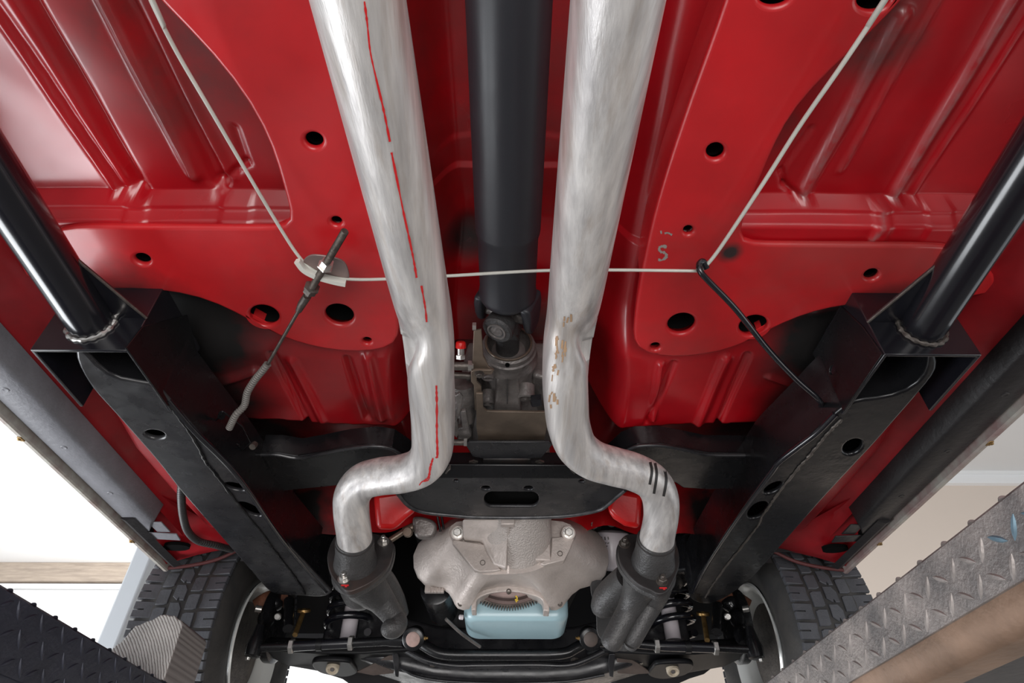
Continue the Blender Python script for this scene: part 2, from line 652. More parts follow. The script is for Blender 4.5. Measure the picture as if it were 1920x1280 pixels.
# floor ribs, right
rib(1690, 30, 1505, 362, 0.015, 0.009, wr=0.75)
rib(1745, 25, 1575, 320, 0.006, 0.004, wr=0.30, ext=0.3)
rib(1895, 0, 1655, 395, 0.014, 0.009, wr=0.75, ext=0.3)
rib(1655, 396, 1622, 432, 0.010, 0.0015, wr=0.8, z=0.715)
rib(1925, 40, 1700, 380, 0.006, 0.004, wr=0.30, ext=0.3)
rib(1465, 320, 1470, 345, 0.006, -0.006)
rib(1470, 345, 1530, 393, 0.006, -0.007)
rib(1465, 320, 1520, 240, 0.006, -0.005)
# raised steps in the flange strip
for (ua, ub, vv) in ((212, 262, 380), (395, 462, 378), (1640, 1680, 410), (1740, 1800, 410)):
    a, b = at(ua, vv, z=0.70), at(ub, vv, z=0.70)
    k = smooth01((GX - a.x) / 0.006) * smooth01((b.x - GX) / 0.006)
    Z -= np.where(b1, 0.003 * k, 0)
# toe board ribs
for (a, b, c, d, wd, h) in ((512, 662, 578, 787, 0.010, -0.012), (548, 672, 606, 782, 0.014, 0.008), (652, 668, 690, 782, 0.010, -0.012),
                            (690, 662, 716, 780, 0.014, 0.010), (1238, 676, 1222, 782, 0.010, 0.009), (1262, 676, 1212, 790, 0.009, -0.010),
                            (1360, 668, 1308, 790, 0.014, 0.010), (1400, 664, 1340, 800, 0.010, -0.012), (1440, 700, 1500, 722, 0.010, 0.008),
                            (400, 715, 480, 690, 0.014, 0.012), (1545, 600, 1640, 585, 0.02, 0.01)):
    rib(a, b, c, d, wd, h, z=0.705)
# tunnel
tun = smooth01((0.205 + 0.03 * smooth01((GY - 0.7) / 0.3) - np.abs(GX)) / 0.12)
Z = Z + (0.20 + 0.05 * smooth01((GY - 0.5) / 0.3)) * tun
# seam across the tunnel
Ys = at(860, 262, z=0.90).y
Z = Z - 0.004 * tun * smooth01((GY - Ys - 0.02 * np.abs(GX) * 8) / 0.01)
# outer: floor rises into the sill box
Z = Z - 0.0 * GX
# tiny panel undulation
Z = Z + 0.0016 * np.sin(GX * 31 + 2 * np.sin(GY * 9)) * np.sin(GY * 23)


def blob(u, v, r, amt, arr, z=0.705):
    p = at(u, v, z=z)
    d = np.hypot(GX - p.x, GY - p.y)
    return np.maximum(arr, amt * smooth01((r * 1.5 - d) / r))


for (u, v, r, a) in ((330, 620, 0.16, 1.0), (395, 740, 0.12, 0.95), (460, 860, 0.12, 1.0), (600, 900, 0.14, 0.6), (520, 830, 0.08, 0.8),
                     (1560, 650, 0.12, 1.0), (1530, 740, 0.10, 0.95), (1440, 850, 0.14, 0.95), (1380, 900, 0.12, 0.7), (1500, 820, 0.12, 1.0),
                     (240, 560, 0.10, 0.9), (1680, 590, 0.10, 0.9), (960, 780, 0.10, 0.8), (870, 620, 0.05, 0.9)):
    over = blob(u, v, r, a, over)
over = np.maximum(over, 0.55 * smooth01((GY - YE + 0.002) / 0.02) * (GY < 1.6))
for (u, v, r, a) in ((300, 100, 0.12, 0.7), (520, 480, 0.06, 0.5), (1660, 60, 0.05, 1.0), (1450, 250, 0.03, 0.9), (860, 300, 0.2, 0.5),
                     (720, 740, 0.05, 0.8), (1220, 780, 0.03, 0.8), (640, 780, 0.05, 0.4), (430, 140, 0.05, 0.5)):
    grime = blob(u, v, r, a, grime, z=ZF)

for (u_, v_, r_) in [(588, 264, 17), (630, 416, 10), (495, 593, 28), (636, 591, 27), (266, 487, 15), (688, 640, 8), (1342, 285, 17), (1291, 433, 9), (1278, 608, 26),
                      (1413, 612, 27), (1635, 516, 14), (1229, 651, 9)]:
    p_ = at(u_, v_, z=0.68)
    k_ = 0.68 / ray(u_, v_).z / F * r_ * 1.5 + 0.006
    Z = np.where(np.hypot(GX - p_.x, GY - p_.y) < k_, np.maximum(Z, 0.745), Z)
me = bpy.data.meshes.new('floor_pan')
vv = np.stack([GX.ravel(), GY.ravel(), Z.ravel()], 1)
idx = np.arange(nx * ny).reshape(ny, nx)
quads = np.stack([idx[:-1, :-1].ravel(), idx[1:, :-1].ravel(), idx[1:, 1:].ravel(), idx[:-1, 1:].ravel()], 1)
me.vertices.add(len(vv))
me.vertices.foreach_set('co', vv.ravel())
me.loops.add(quads.size)
me.loops.foreach_set('vertex_index', quads.ravel())
me.polygons.add(len(quads))
me.polygons.foreach_set('loop_start', np.arange(0, quads.size, 4))
me.polygons.foreach_set('loop_total', np.full(len(quads), 4))
me.polygons.foreach_set('use_smooth', np.ones(len(quads), bool))
me.update(calc_edges=True)
ca = me.color_attributes.new('mask', 'FLOAT_COLOR', 'POINT')
cols = np.ones((nx * ny, 4))
cols[:, 0] = over.ravel()
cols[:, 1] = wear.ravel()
cols[:, 2] = grime.ravel()
ca.data.foreach_set('color', cols.ravel())
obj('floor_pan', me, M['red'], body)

# the two frame plates with their holes
ZR = 0.68
PR = ZP(ZR)
holes_L = [(588, 264, 17, 14, 15), (630, 416, 10, 8, 10), (495, 593, 28, 19, 12), (636, 591, 27, 19, 12), (266, 487, 15, 10, 10), (688, 640, 8, 6, 5)]
holes_R = [(1342, 285, 17, 15, -15), (1291, 433, 9, 8, -10), (1278, 608, 26, 19, -12), (1413, 612, 27, 19, -14), (1635, 516, 14, 10, -15), (1229, 651, 9, 7, -5),
           (1455, -8, 32, 20, -10), (1640, 0, 32, 21, -10)]
in_l = [(752, 650), (748, 590), (722, 480), (690, 350), (655, 200), (622, 80), (600, 0), (560, -140), (530, -300)]
top_l = [(60, -300), (190, -120)]
out_l = [(300, 8), (365, 66), (430, 139), (474, 197), (511, 277), (536, 372), (552, 420), (545, 427)]
bot_l = [(110, 424), (45, 470), (30, 520), (120, 545), (240, 542), (330, 547), (380, 556), (440, 586), (520, 632), (580, 651), (640, 661), (700, 661)]
outl = in_l + top_l + out_l + bot_l
in_r = [(1190, 590), (1205, 500), (1224, 412), (1250, 320), (1300, 170), (1330, 90), (1362, 0), (1405, -140), (1440, -300)]
top_r = [(1960, -300), (1790, -110)]
out_r = [(1705, -10), (1640, 60), (1560, 130), (1490, 200), (1455, 265), (1425, 340), (1395, 410), (1375, 450), (1385, 457)]
bot_r = [(1800, 461), (1860, 500), (1880, 550), (1760, 566), (1640, 568), (1560, 576), (1500, 592), (1440, 620), (1400, 645), (1350, 662), (1290, 671), (1230, 671), (1186, 655)]
outr = in_r + top_r + out_r + bot_r


def densify(pts, px_step=14):
    out = []
    for a, b in zip(pts, pts[1:] + pts[:1]):
        n = max(1, int(math.hypot(b[0] - a[0], b[1] - a[1]) / px_step))
        out += [(a[0] + (b[0] - a[0]) * k / n, a[1] + (b[1] - a[1]) * k / n) for k in range(n)]
    return out


def soften(pts, it=2):
    for _ in range(it):
        n = len(pts)
        pts = [((pts[i - 1][0] + 2 * pts[i][0] + pts[(i + 1) % n][0]) / 4, (pts[i - 1][1] + 2 * pts[i][1] + pts[(i + 1) % n][1]) / 4) for i in range(n)]
    return pts


for nm, ol, hl in (('frame_plate', outl, holes_L), ('frame_plate', outr, holes_R)):
    o2 = soften(densify([PR.p2(*q) for q in ol], 0.02), 3)
    fp = sheet(nm, PR, o2, [[PR.p2(u + ru * math.cos(a) * math.cos(math.radians(dg)) - rv * math.sin(a) * math.sin(math.radians(dg)),
                                   v + ru * math.cos(a) * math.sin(math.radians(dg)) + rv * math.sin(a) * math.cos(math.radians(dg)))
                             for a in [2 * PI * k / 30 for k in range(30)]] for (u, v, ru, rv, dg) in hl],
               t=0.012, bev=0.0055, m=M['redplate'], parent=body, px=False, tri=4)
    wl = MB()
    n = len(o2)
    ins = []
    for i in range(n):
        a, b = V((*o2[i - 1], 0)), V((*o2[(i + 1) % n], 0))
        t = (b - a).normalized()
        ins.append((t.y, -t.x))
    area2 = sum(o2[i - 1][0] * o2[i][1] - o2[i][0] * o2[i - 1][1] for i in range(n))
    sg = -1 if area2 > 0 else 1
    o3 = [(o2[i][0] + sg * ins[i][0] * 0.004, o2[i][1] + sg * ins[i][1] * 0.004) for i in range(n)]
    A_ = [PR.o + PR.x * a + PR.y * b - PR.n * 0.006 for a, b in o3]
    wl.loft([A_, [p + V((0, 0, 0.022 if p.y > 0.62 else 0.075)) for p in A_]], False)
    wl.build('flange', M['redplate'], fp)
    ln = MB()
    for (u, v, ru, rv, dg) in hl:          # matte black liner: dark undercoat, with the hole's shade put into it
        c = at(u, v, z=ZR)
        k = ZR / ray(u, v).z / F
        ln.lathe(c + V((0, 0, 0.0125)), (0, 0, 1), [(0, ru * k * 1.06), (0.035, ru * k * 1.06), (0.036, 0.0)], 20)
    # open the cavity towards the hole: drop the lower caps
    k = ln.mesh('dark_liner')
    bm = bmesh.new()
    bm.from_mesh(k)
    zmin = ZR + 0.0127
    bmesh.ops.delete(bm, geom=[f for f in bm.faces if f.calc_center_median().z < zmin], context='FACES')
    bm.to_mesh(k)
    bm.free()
    obj('dark_liner', k, M['matte'], fp)

# tunnel side bulges beside the exhaust crimps
# sills
for s, mm, gl in ((-1, M['redrocker'], M['greypaint']), (1, M['redrocker'], M['sillblack'])):
    Yb, Ye = -0.6, 1.28
    wl = MB()
    # inner red wall of the sill box, stepped
    prof = [(s * 0.700, 0.735), (s * 0.715, 0.70), (s * 0.735, 0.675), (s * 0.772, 0.655), (s * 0.778, 0.628)]
    wl.loft([[V((x, y, z)) for x, z in prof] for y in np.linspace(Yb, Ye + 0.16, 12)], False, False)
    wl.build('sill_inner_panel', mm, body, angle=50)
    sp = MB()
    prof = [(s * 0.772, 0.640), (s * 0.778, 0.606), (s * 0.786, 0.600), (s * 0.838, 0.600), (s * 0.848, 0.606), (s * 0.850, 0.63)]
    sp.loft([[V((x, y, z)) for x, z in prof] for y in np.linspace(Yb, Ye, 10)] +
            [[V((s * (abs(x) if abs(x) > .8 else 0.81), Ye + 0.05, z)) for x, z in prof]], False, False)
    so = sp.build('sill_guard', gl, body, label='grey stone-guard coated underside of the left sill' if s < 0 else 'black coated underside of the right sill', angle=50)
    for k, y in enumerate(np.linspace(0.45, 1.15, 5)):
        d = MB().lathe((s * 0.812, y, 0.6005), (0, 0, -1), [(0, 0.006), (0.001, 0.0058), (0.0018, 0.0045), (0.0012, 0.002)], 16)
        d.build('dimple', gl, so)
    lp = MB()
    lp.loft([[V((s * x, y, z)) for x, z in ((0.850, 0.64), (0.850, 0.592), (0.853, 0.589), (0.860, 0.589), (0.862, 0.60), (0.875, 0.64))]
             for y in np.linspace(Yb, 1.54, 14)], True, True)
    lo = lp.build('pinch_weld_lip', M['lipL'] if s < 0 else M['lip'], body)
    cl = MB()
    for y in (0.93, 1.36):
        cl.box((s * 0.858, y, 0.589), (0.008, 0.014, 0.003)).lathe((s * 0.861, y, 0.588), (0, 0, -1), [(0, .004), (.002, .003)], 10)
    cl.build('clip', M['gold'], lo, bevel=0.001)
    # outer body side going up
    sd = MB()
    ys_ = [Yb, 0.2, 0.8, 1.2, 1.54]
    sd.loft([[V((s * x, y, z)) for x, z in ((0.866, 0.60), (0.90, 0.66), (0.93, 0.85), (0.93, 1.05), (0.92, 1.05), (0.88, 0.68))] for y in ys_], True, True)
    sd.build('body_side', M['redrocker'], body)
    # fender end: end of the sill with its bracket and the wheel arch rim
    fe = MB()
    P0, P1, P2, P3 = V((s * 0.772, 1.26, 0.652)), V((s * 0.855, 1.30, 0.625)), V((s * 0.850, 1.52, 0.60)), V((s * 0.66, 1.56, 0.66))
    g = []
    for i in range(9):
        t = i / 8
        a = P0.lerp(P3, t)
        b = P1.lerp(P2, t)
        g.append([a.lerp(b, q / 6) + V((0, 0, 0.018 * math.sin(PI * q / 6) * math.sin(PI * t * 2.2))) for q in range(7)])
    fe.loft(g, False, False)
    fo = fe.build('fender_end', M['redrocker'], body)
    br = MB()
    br.box((s * 0.795, 1.36, 0.602), (0.075, 0.034, 0.003), Matrix.Rotation(s * -0.12, 3, 'Z'))
    br.box((s * 0.785, 1.32, 0.606), (0.03, 0.05, 0.003))
    br.build('bracket', gl, fo, bevel=0.001)
    hm = MB()
    for (x, y, rx, ry) in ((0.825, 1.335, 0.016, 0.03), (0.79, 1.43, 0.035, 0.018)):
        hm.add([(s * x + rx * math.cos(a) * 0.9, y + ry * math.sin(a), 0.6035 + 0.001 * math.cos(a)) for a in [2 * PI * k / 12 for k in range(12)]] +
               [(s * x + rx * math.cos(a) * 0.9, y + ry * math.sin(a), 0.612) for a in [2 * PI * k / 12 for k in range(12)]],
               [(k, (k + 1) % 12, 12 + (k + 1) % 12, 12 + k) for k in range(12)] + [tuple(range(12, 24)), tuple(range(12))])
    hm.build('opening', M['matte'], fo)  # solid black patches put the shade of open holes here
    # black strip and wheel arch lip
    wa = MB()
    arc = [V((s * 0.86, 1.535 + 0.0, 0.595)), V((s * 0.80, 1.545, 0.607)), V((s * 0.74, 1.55, 0.625)), V((s * 0.68, 1.55, 0.655)), V((s * 0.62, 1.55, 0.66))]
    wa.tube(catmull(arc, 6), 0.0045, 10)
    wa.build('wheel_arch_lip', mat('dark_maroon_arch_lip', (0.09, 0.02, 0.02), 0.6), body)  # even dark maroon colour
    st = MB()
    st.loft([[V((s * x, y, z)) for x, z in ((0.812, 0.598), (0.828, 0.592), (0.842, 0.598), (0.828, 0.610))] for y in (1.26, 1.35, 1.44, 1.52)], True, True)
    st.build('sill_strip', M['sillblack'], body)

# red torque boxes between the rail and the sill
for s, mm in ((-1, M['redrocker']), (1, M['red'])):
    tb = MB()
    secs = []
    for y, x0, x1, zz in ((0.86, 0.60, 0.705, 0.72), (0.93, 0.60, 0.735, 0.655), (1.05, 0.60, 0.740, 0.642), (1.22, 0.60, 0.735, 0.64), (1.38, 0.60, 0.72, 0.635), (1.44, 0.60, 0.70, 0.66)):
        secs.append([V((s * x0, y, 0.74)), V((s * x0, y, zz + 0.006)), V((s * (x0 + 0.01), y, zz)), V((s * (x1 - 0.02), y, zz - 0.002)), V((s * (x1 - 0.008), y, zz + 0.004)),
                     V((s * (x1), y, zz + 0.016)), V((s * (x1 + 0.02), y, 0.74))])
    tb.loft(secs)
    tb.build('torque_box', M['redrocker'], body, angle=30, bevel=0.004)

# firewall, with footwell bulges at its foot
fw = MB()
nX, nZ = 90, 26
g = []
for i in range(nX + 1):
    x = -0.62 + 1.24 * i / nX
    col_ = []
    tz = 0.0
    ax = abs(x)
    zb = 0.655 if ax > 0.17 else 0.655 + 0.05 * math.cos(ax / 0.17 * PI / 2)
    for j in range(nZ + 1):
        t = j / nZ
        z = zb + (0.95 - zb) * t
        y = 1.46 - 0.05 * math.exp(-((ax - 0.235) / 0.05) ** 2) * math.exp(-(t / 0.35) ** 2) + 0.008 * math.sin(x * 40) * math.exp(-t * 3)
        y += 0.012 * math.exp(-((ax - 0.40) / 0.015) ** 2)
        col_.append(V((x, y, z)))
    g.append(col_)
fw.loft(g, False, False)
fw.build('firewall', mat('red_paint_firewall', (0.50, 0.008, 0.012), 0.35, coat=0.2, bump=0.3, bscale=18, var=0.4, vscale=8,
                         spots=[((0.55, 1.46, 0.70), 0.16), ((-0.55, 1.46, 0.70), 0.18), ((0.33, 1.46, 0.78), 0.08), ((-0.33, 1.46, 0.8), 0.08)]), body)
ff = MB()
for s in (-1, 1):     # red footwell corners hanging beside the gearbox
    P = [at(700 if s < 0 else 1205, 925, Y=1.24), at(770 if s < 0 else 1148, 915, Y=1.24), at(783 if s < 0 else 1138, 955, Y=1.25), at(762 if s < 0 else 1150, 972, Y=1.26),
         at(740 if s < 0 else 1170, 993 if s < 0 else 985, Y=1.27), at(706 if s < 0 else 1200, 992, Y=1.27)]
    Q = [p * 1.14 + V((0, 0, 0.05)) for p in P]
    ff.loft([P, [p * 1.04 for p in P], Q])
ff.build('footwell_corner', mat('red_paint_bright', (0.60, 0.010, 0.010), 0.33, coat=0.3, bump=0.4, bscale=30, var=0.2, vscale=20), body, bevel=0.012, bseg=3)

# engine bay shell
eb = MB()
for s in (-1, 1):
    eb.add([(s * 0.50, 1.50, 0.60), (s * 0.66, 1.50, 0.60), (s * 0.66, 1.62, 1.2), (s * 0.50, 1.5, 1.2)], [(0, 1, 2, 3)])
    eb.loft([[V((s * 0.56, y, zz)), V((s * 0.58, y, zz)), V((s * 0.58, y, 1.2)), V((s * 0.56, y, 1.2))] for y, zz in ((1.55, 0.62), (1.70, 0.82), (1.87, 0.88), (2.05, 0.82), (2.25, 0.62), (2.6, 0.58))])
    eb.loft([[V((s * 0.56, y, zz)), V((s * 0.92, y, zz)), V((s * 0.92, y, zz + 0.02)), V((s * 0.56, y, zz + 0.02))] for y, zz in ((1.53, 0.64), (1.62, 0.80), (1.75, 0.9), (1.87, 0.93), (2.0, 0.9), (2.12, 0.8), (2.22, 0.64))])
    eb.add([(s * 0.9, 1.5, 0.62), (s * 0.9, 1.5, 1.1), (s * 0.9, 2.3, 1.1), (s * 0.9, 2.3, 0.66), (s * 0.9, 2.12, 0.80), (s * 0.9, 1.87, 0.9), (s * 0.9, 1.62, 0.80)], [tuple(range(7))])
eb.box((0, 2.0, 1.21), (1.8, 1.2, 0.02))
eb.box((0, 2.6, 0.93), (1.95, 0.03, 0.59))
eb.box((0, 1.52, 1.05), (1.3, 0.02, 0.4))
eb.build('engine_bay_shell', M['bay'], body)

# ================================================================== subframe
sub = thing('front_subframe', 'black front subframe with two long rails reaching forward between the wheels', 'subframe')
ZS = 0.56
PS = ZP(ZS)
RL = {-1: [(138, 668), (148, 690), (171, 728), (215, 775), (292, 862), (339, 922), (449, 1046), (503, 1108), (520, 1116), (560, 1116), (602, 1120), (627, 1112), (613, 1098), (529, 1010), (487, 953),
           (445, 893), (365, 805), (317, 750), (286, 714), (255, 717), (222, 714), (198, 702), (180, 684), (166, 668), (158, 650), (140, 645)],
      1: [(1762, 690), (1740, 718), (1712, 750), (1640, 832), (1607, 867), (1548, 930), (1457, 1032), (1417, 1078), (1366, 1118), (1329, 1134), (1296, 1126), (1290, 1116), (1326, 1058), (1384, 970),
          (1450, 880), (1534, 806), (1568, 774), (1600, 748), (1640, 749), (1675, 744), (1705, 733), (1724, 718), (1738, 700), (1742, 672), (1736, 655), (1752, 655)]}
HL = {-1: [(290, 815, 18, 8, 6), (440, 913, 20, 7, 12), (468, 955, 24, 9, 28),
           [(150, 700), (170, 700), (180, 715), (205, 728), (262, 722), (285, 712), (250, 664), (150, 664)]],
      1: [(1599, 838, 19, 13, -30), (1450, 915, 19, 8, -30), (1421, 957, 22, 12, -38)]}
HL[-1] = HL[-1][:3]
for s in (-1, 1):
    o2 = soften(densify([PS.p2(*q) for q in RL[s]], 0.015), 2)
    hh = [[PS.p2(u + ru * math.cos(a) * math.cos(math.radians(dg)) - rv * math.sin(a) * math.sin(math.radians(dg)),
                 v + ru * math.cos(a) * math.sin(math.radians(dg)) + rv * math.sin(a) * math.cos(math.radians(dg)))
           for a in [2 * PI * k / 26 for k in range(26)]] for (u, v, ru, rv, dg) in HL[s]]
    # large mouth of the rail inside the bracket
    rail = sheet('rail', PS, o2, hh, t=0.010, bev=0.0045, m=M['black'] if s > 0 else M['blackplate'], parent=sub, px=False)
    wl = MB()
    wall_loop(wl, PS, o2, 0.105, px=False, off=0.005)
    wl.build('rail_web', M['black'], rail)
    sm = MB()
    seam = {-1: [(317, 757), (360, 815), (387, 866), (400, 882), (438, 932), (492, 1000), (515, 1032), (547, 1072), (573, 1112)],
            1: [(1577, 785), (1548, 815), (1520, 850), (1490, 884), (1453, 932), (1430, 965), (1417, 990), (1366, 1054), (1340, 1090), (1322, 1119)]}[s]
    P = catmull([PS.p3(*q) + V((0, 0, -0.001)) for q in seam], 12)
    sm.tube([p + V((random.uniform(-.001, .001), 0, 0)) for p in P], [random.uniform(0.0016, 0.0032) for _ in P], 8)
    sm.build('weld_seam', M['darksteel'] if s > 0 else M['black'], rail)
    ed = MB()
    edge = {-1: [(313, 752), (365, 812), (445, 895), (529, 1014), (611, 1110)], 1: [(1568, 778), (1534, 812), (1500, 838), (1462, 868), (1445, 890), (1384, 973), (1326, 1060), (1299, 1112)]}[s]
    ed.tube(catmull([PS.p3(*q) + V((0, 0, 0.003)) for q in edge], 10), 0.0055, 10)
    ed.build('rolled_edge', M['gloss'], rail)
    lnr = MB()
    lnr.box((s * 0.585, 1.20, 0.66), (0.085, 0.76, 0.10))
    lnr.build('rail_shade_box', M['matte'], rail)  # matte black box added as the shade inside the hollow rail
    # rounded nose bump stop under the end
    nb = MB()
    e = PS.p3(575 if s < 0 else 1340, 1100)
    nb.lathe(e + V((0, 0.02, 0.09)), (0, 0, -1), [(0, 0.06), (0.06, 0.062), (0.082, 0.055), (0.088, 0.045)], 26)
    nb.build('spring_pocket', M['black'], sub)
    # shallow arch of the rail over the suspension, going to the front cross member
    ar = MB()
    ar.loft([[V((s * x0, y, z0)), V((s * x1, y, z0)), V((s * x1, y, z0 + 0.1)), V((s * x0, y, z0 + 0.1))] for x0, x1, y, z0 in
             ((0.60, 0.47, 1.55, 0.60), (0.52, 0.40, 1.68, 0.64), (0.48, 0.37, 1.85, 0.62), (0.46, 0.36, 2.1, 0.52), (0.46, 0.36, 2.5, 0.50))])
    ar.build('rail_extension', M['black'], sub, bevel=0.008)

# front cross member seen below the drag link
fc = MB()
secs = []
for x, z0, y0 in [(-0.52, 0.50, 1.86), (-0.40, 0.47, 1.86), (-0.30, 0.445, 1.87), (-0.2, 0.425, 1.88), (-0.1, 0.418, 1.88), (0, 0.418, 1.88), (0.1, 0.418, 1.88), (0.2, 0.425, 1.88),
                  (0.30, 0.445, 1.87), (0.40, 0.47, 1.86), (0.52, 0.50, 1.86)]:
    secs.append([V((x, y0, z0)), V((x, y0 - 0.012, z0 + 0.02)), V((x, y0, z0 + 0.14)), V((x, y0 + 0.15, z0 + 0.14)), V((x, y0 + 0.17, z0 + 0.02)), V((x, y0 + 0.15, z0))])
fc.loft(secs)
fco = fc.build('front_cross_member', M['blackplate'], sub, bevel=0.01, bseg=3)
fl = MB()
fl.tube(catmull([V((x, 1.873 + 0.0 * x, z)) for x, z in ((-0.30, 0.455), (-0.25, 0.432), (-0.17, 0.419), (-0.05, 0.414), (0.05, 0.414), (0.17, 0.419), (0.27, 0.435))], 8), 0.004, 10)
fl.build('pressed_edge', M['blackplate'], fco)
bh = MB()
for u, v in ((812, 1241), (1078, 1237)):
    bolt(bh, at(u, v, Y=1.855), (0, -0.4, -1), 0.009, 0.008)
bh.build('bolt', M['darksteel'], fco)

for pts_ in ([(560, 1232), (592, 1249), (612, 1262), (640, 1271), (660, 1285), (670, 1320), (730, 1320), (742, 1281), (766, 1268), (830, 1262), (830, 1225)],
             [(1090, 1225), (1090, 1262), (1130, 1268), (1152, 1281), (1160, 1320), (1240, 1320), (1262, 1285), (1296, 1270), (1322, 1262), (1350, 1240), (1360, 1225)]):
    sheet('front_apron', Plane((0, 2.2, 0.5), (0, -1, -0.1)), pts_, [], t=0.03, bev=0.008, m=M['bay'], parent=sub)

# bracket boxes at the rail ends with the long tubes
for s in (-1, 1):
    side = 'left' if s < 0 else 'right'
    t = thing('frame_connector', ('black frame connector tube at the left, welded to an open box bracket' if s < 0 else
                                  'glossy black frame connector tube at the right, welded to an open box bracket'), 'connector')
    zt, zb = 0.69, 0.556
    yb, yf = 0.65, 0.785
    xi, xo = s * 0.527, s * 0.664
    q = 0.005
    bp = MB()
    # U shaped bracket: rear plate and two legs, slightly proud rounded lower rim
    path_o = [(xo, yf), (xo, yb), (xi, yb), (xi, yf + 0.012)]
    path_i = [(xo - s * q, yf), (xo - s * q, yb + q), (xi + s * q, yb + q), (xi + s * q, yf + 0.012)]
    rings = []
    for (a, b) in zip(path_o, path_i):
        rings.append([V((a[0], a[1], zb)), V((b[0], b[1], zb)), V((b[0], b[1], zt)), V((a[0], a[1], zt))])
    bp.loft(rings)
    bro = bp.build('bracket', M['gloss'], t, bevel=0.0012, bseg=2)
    # inner side leg reaches farther back and forward, as a thin plate
    pl = Plane((xi - s * 0.002, 0, 0), (1, 0, 0))
    if s > 0:
        pts = [(1577, 575), (1523, 662), (1553, 722), (1581, 771), (1654, 664), (1617, 612)]
    else:
        pts = [(352, 590), (368, 655), (398, 720), (330, 755), (314, 761), (237, 652), (268, 612)]
    sheet('side_plate', pl, pts, [(1560, 693, 5, 9, 15)] if s > 0 else [], t=0.003, bev=0.001, m=M['black'], parent=t)
    tb = MB()
    A = V((s * 0.600, yb + 0.004, 0.605))
    B = V((s * 0.600, 0.38, 0.625)) if s > 0 else V((s * 0.600, 0.38, 0.622))
    D = (B - A)
    tb.tube([A, B, A + D * 4.2], 0.030, 40)
    tb.build('tube', M['gloss'], t)
    wd = MB()
    R = []
    for k in range(49):
        a = 2 * PI * k / 48
        R.append(V((A.x + 0.032 * math.cos(a), yb - 0.002, A.z + 0.032 * math.sin(a))))
    wd.tube(R, [0.0035 + 0.0012 * math.sin(k * 2.1) for k in range(49)], 8)
    wd.build('weld_bead', M['zinc'] if s < 0 else M['darksteel'], t)
    gs = MB()
    gz = 0.618
    P = [V((xi, yb, gz)), V((s * 0.575, yb - 0.11, gz + 0.004)), V((s * 0.580, yb, gz))]
    gs.loft([P, [p + V((0, 0, 0.004)) for p in P]])
    gs.build('gusset', M['gloss'], t)
    g2 = MB()
    g2.tube([P[1], P[0]], 0.0022, 8)
    P2 = [P[1], P[1].lerp(P[2], .5) + V((s * 0.004, 0, -0.001)), P[2]]
    g2.tube(catmull(P2, 14), [0.002 + 0.0015 * abs(math.sin(k * 1.9)) for k in range(29)], 8)
    g2.build('weld_bead', M['darksteel'], t)

# ================================================================== transmission cross member
cm = thing('transmission_cross_member', 'black pressed transmission cross member with an oval slot, between the two exhaust bends', 'cross member')
Pc = ZP(0.60)
ol = [(770, 893), (1150, 893), (1182, 905), (1172, 919), (1154, 932), (1138, 946), (1121, 955), (1074, 965), (1010, 969), (947, 970), (900, 969), (855, 966), (804, 961), (780, 955), (762, 944),
      (745, 925), (742, 905)]
slot = []
for k in range(32):
    a = 2 * PI * k / 32
    slot.append((959 + (36 if math.cos(a) > 0 else -36) + 15 * math.cos(a), 936 + 14 * math.sin(a)))
pt = sheet('pressing', Pc, ol, [slot, (911, 915, 8, 4, 0), (991, 915, 8, 4, 0), (855, 901, 4, 2.5, 0), (1091, 902, 4, 2.5, 0)], t=0.008, bev=0.0035, m=M['blackplate'], parent=cm, smooth=False)
sheet('slot_shade_sheet', ZP(0.620), [(890, 905), (1030, 905), (1030, 958), (890, 958)], [], t=0.003, bev=0.0005, m=M['matte'], parent=pt)  # matte black sheet added so the slot looks dark
rim = MB()
rim.tube(catmull([Pc.p3(*q) + V((0, 0, 0.001)) for q in [(745, 925), (762, 945), (780, 956), (804, 962), (855, 967), (900, 970), (1010, 970), (1074, 966), (1121, 957), (1140, 946), (1156, 932), (1172, 919)]], 6), 0.0045, 10)
rim.build('rolled_lip', mat('chipped_black_edge', (0.10, 0.10, 0.105), 0.35, metal=0.3, var=0.8, vscale=40, dark=(0.02, 0.02, 0.022)), pt)
wl = MB()
wall_loop(wl, Pc, ol, 0.05, off=0.004)
wl.build('web', M['black'], pt)
rf = MB()    # rear flange strip, a step above the pressing
a0, a1 = Pc.p3(770, 893), Pc.p3(1150, 893)
rf.loft([[V((x, a0.y - 0.001, 0.598)), V((x, a0.y + 0.004, 0.598)), V((x, a0.y + 0.004, 0.618)), V((x, a0.y - 0.022, 0.618)), V((x, a0.y - 0.024, 0.613))] for x in (a0.x - 0.02, a1.x + 0.02)])
rf.build('rear_flange', M['black'], cm, bevel=0.002)
tk = MB()
for u, v in ((840, 880), (1073, 880)):
    p = at(u, v, z=0.606)
    tk.box(p, (0.003, 0.022, 0.010), Matrix.Rotation(0.5 if u < 900 else -0.5, 3, 'Z'))
tk.build('spot_weld', M['darksteel'], cm, bevel=0.001)
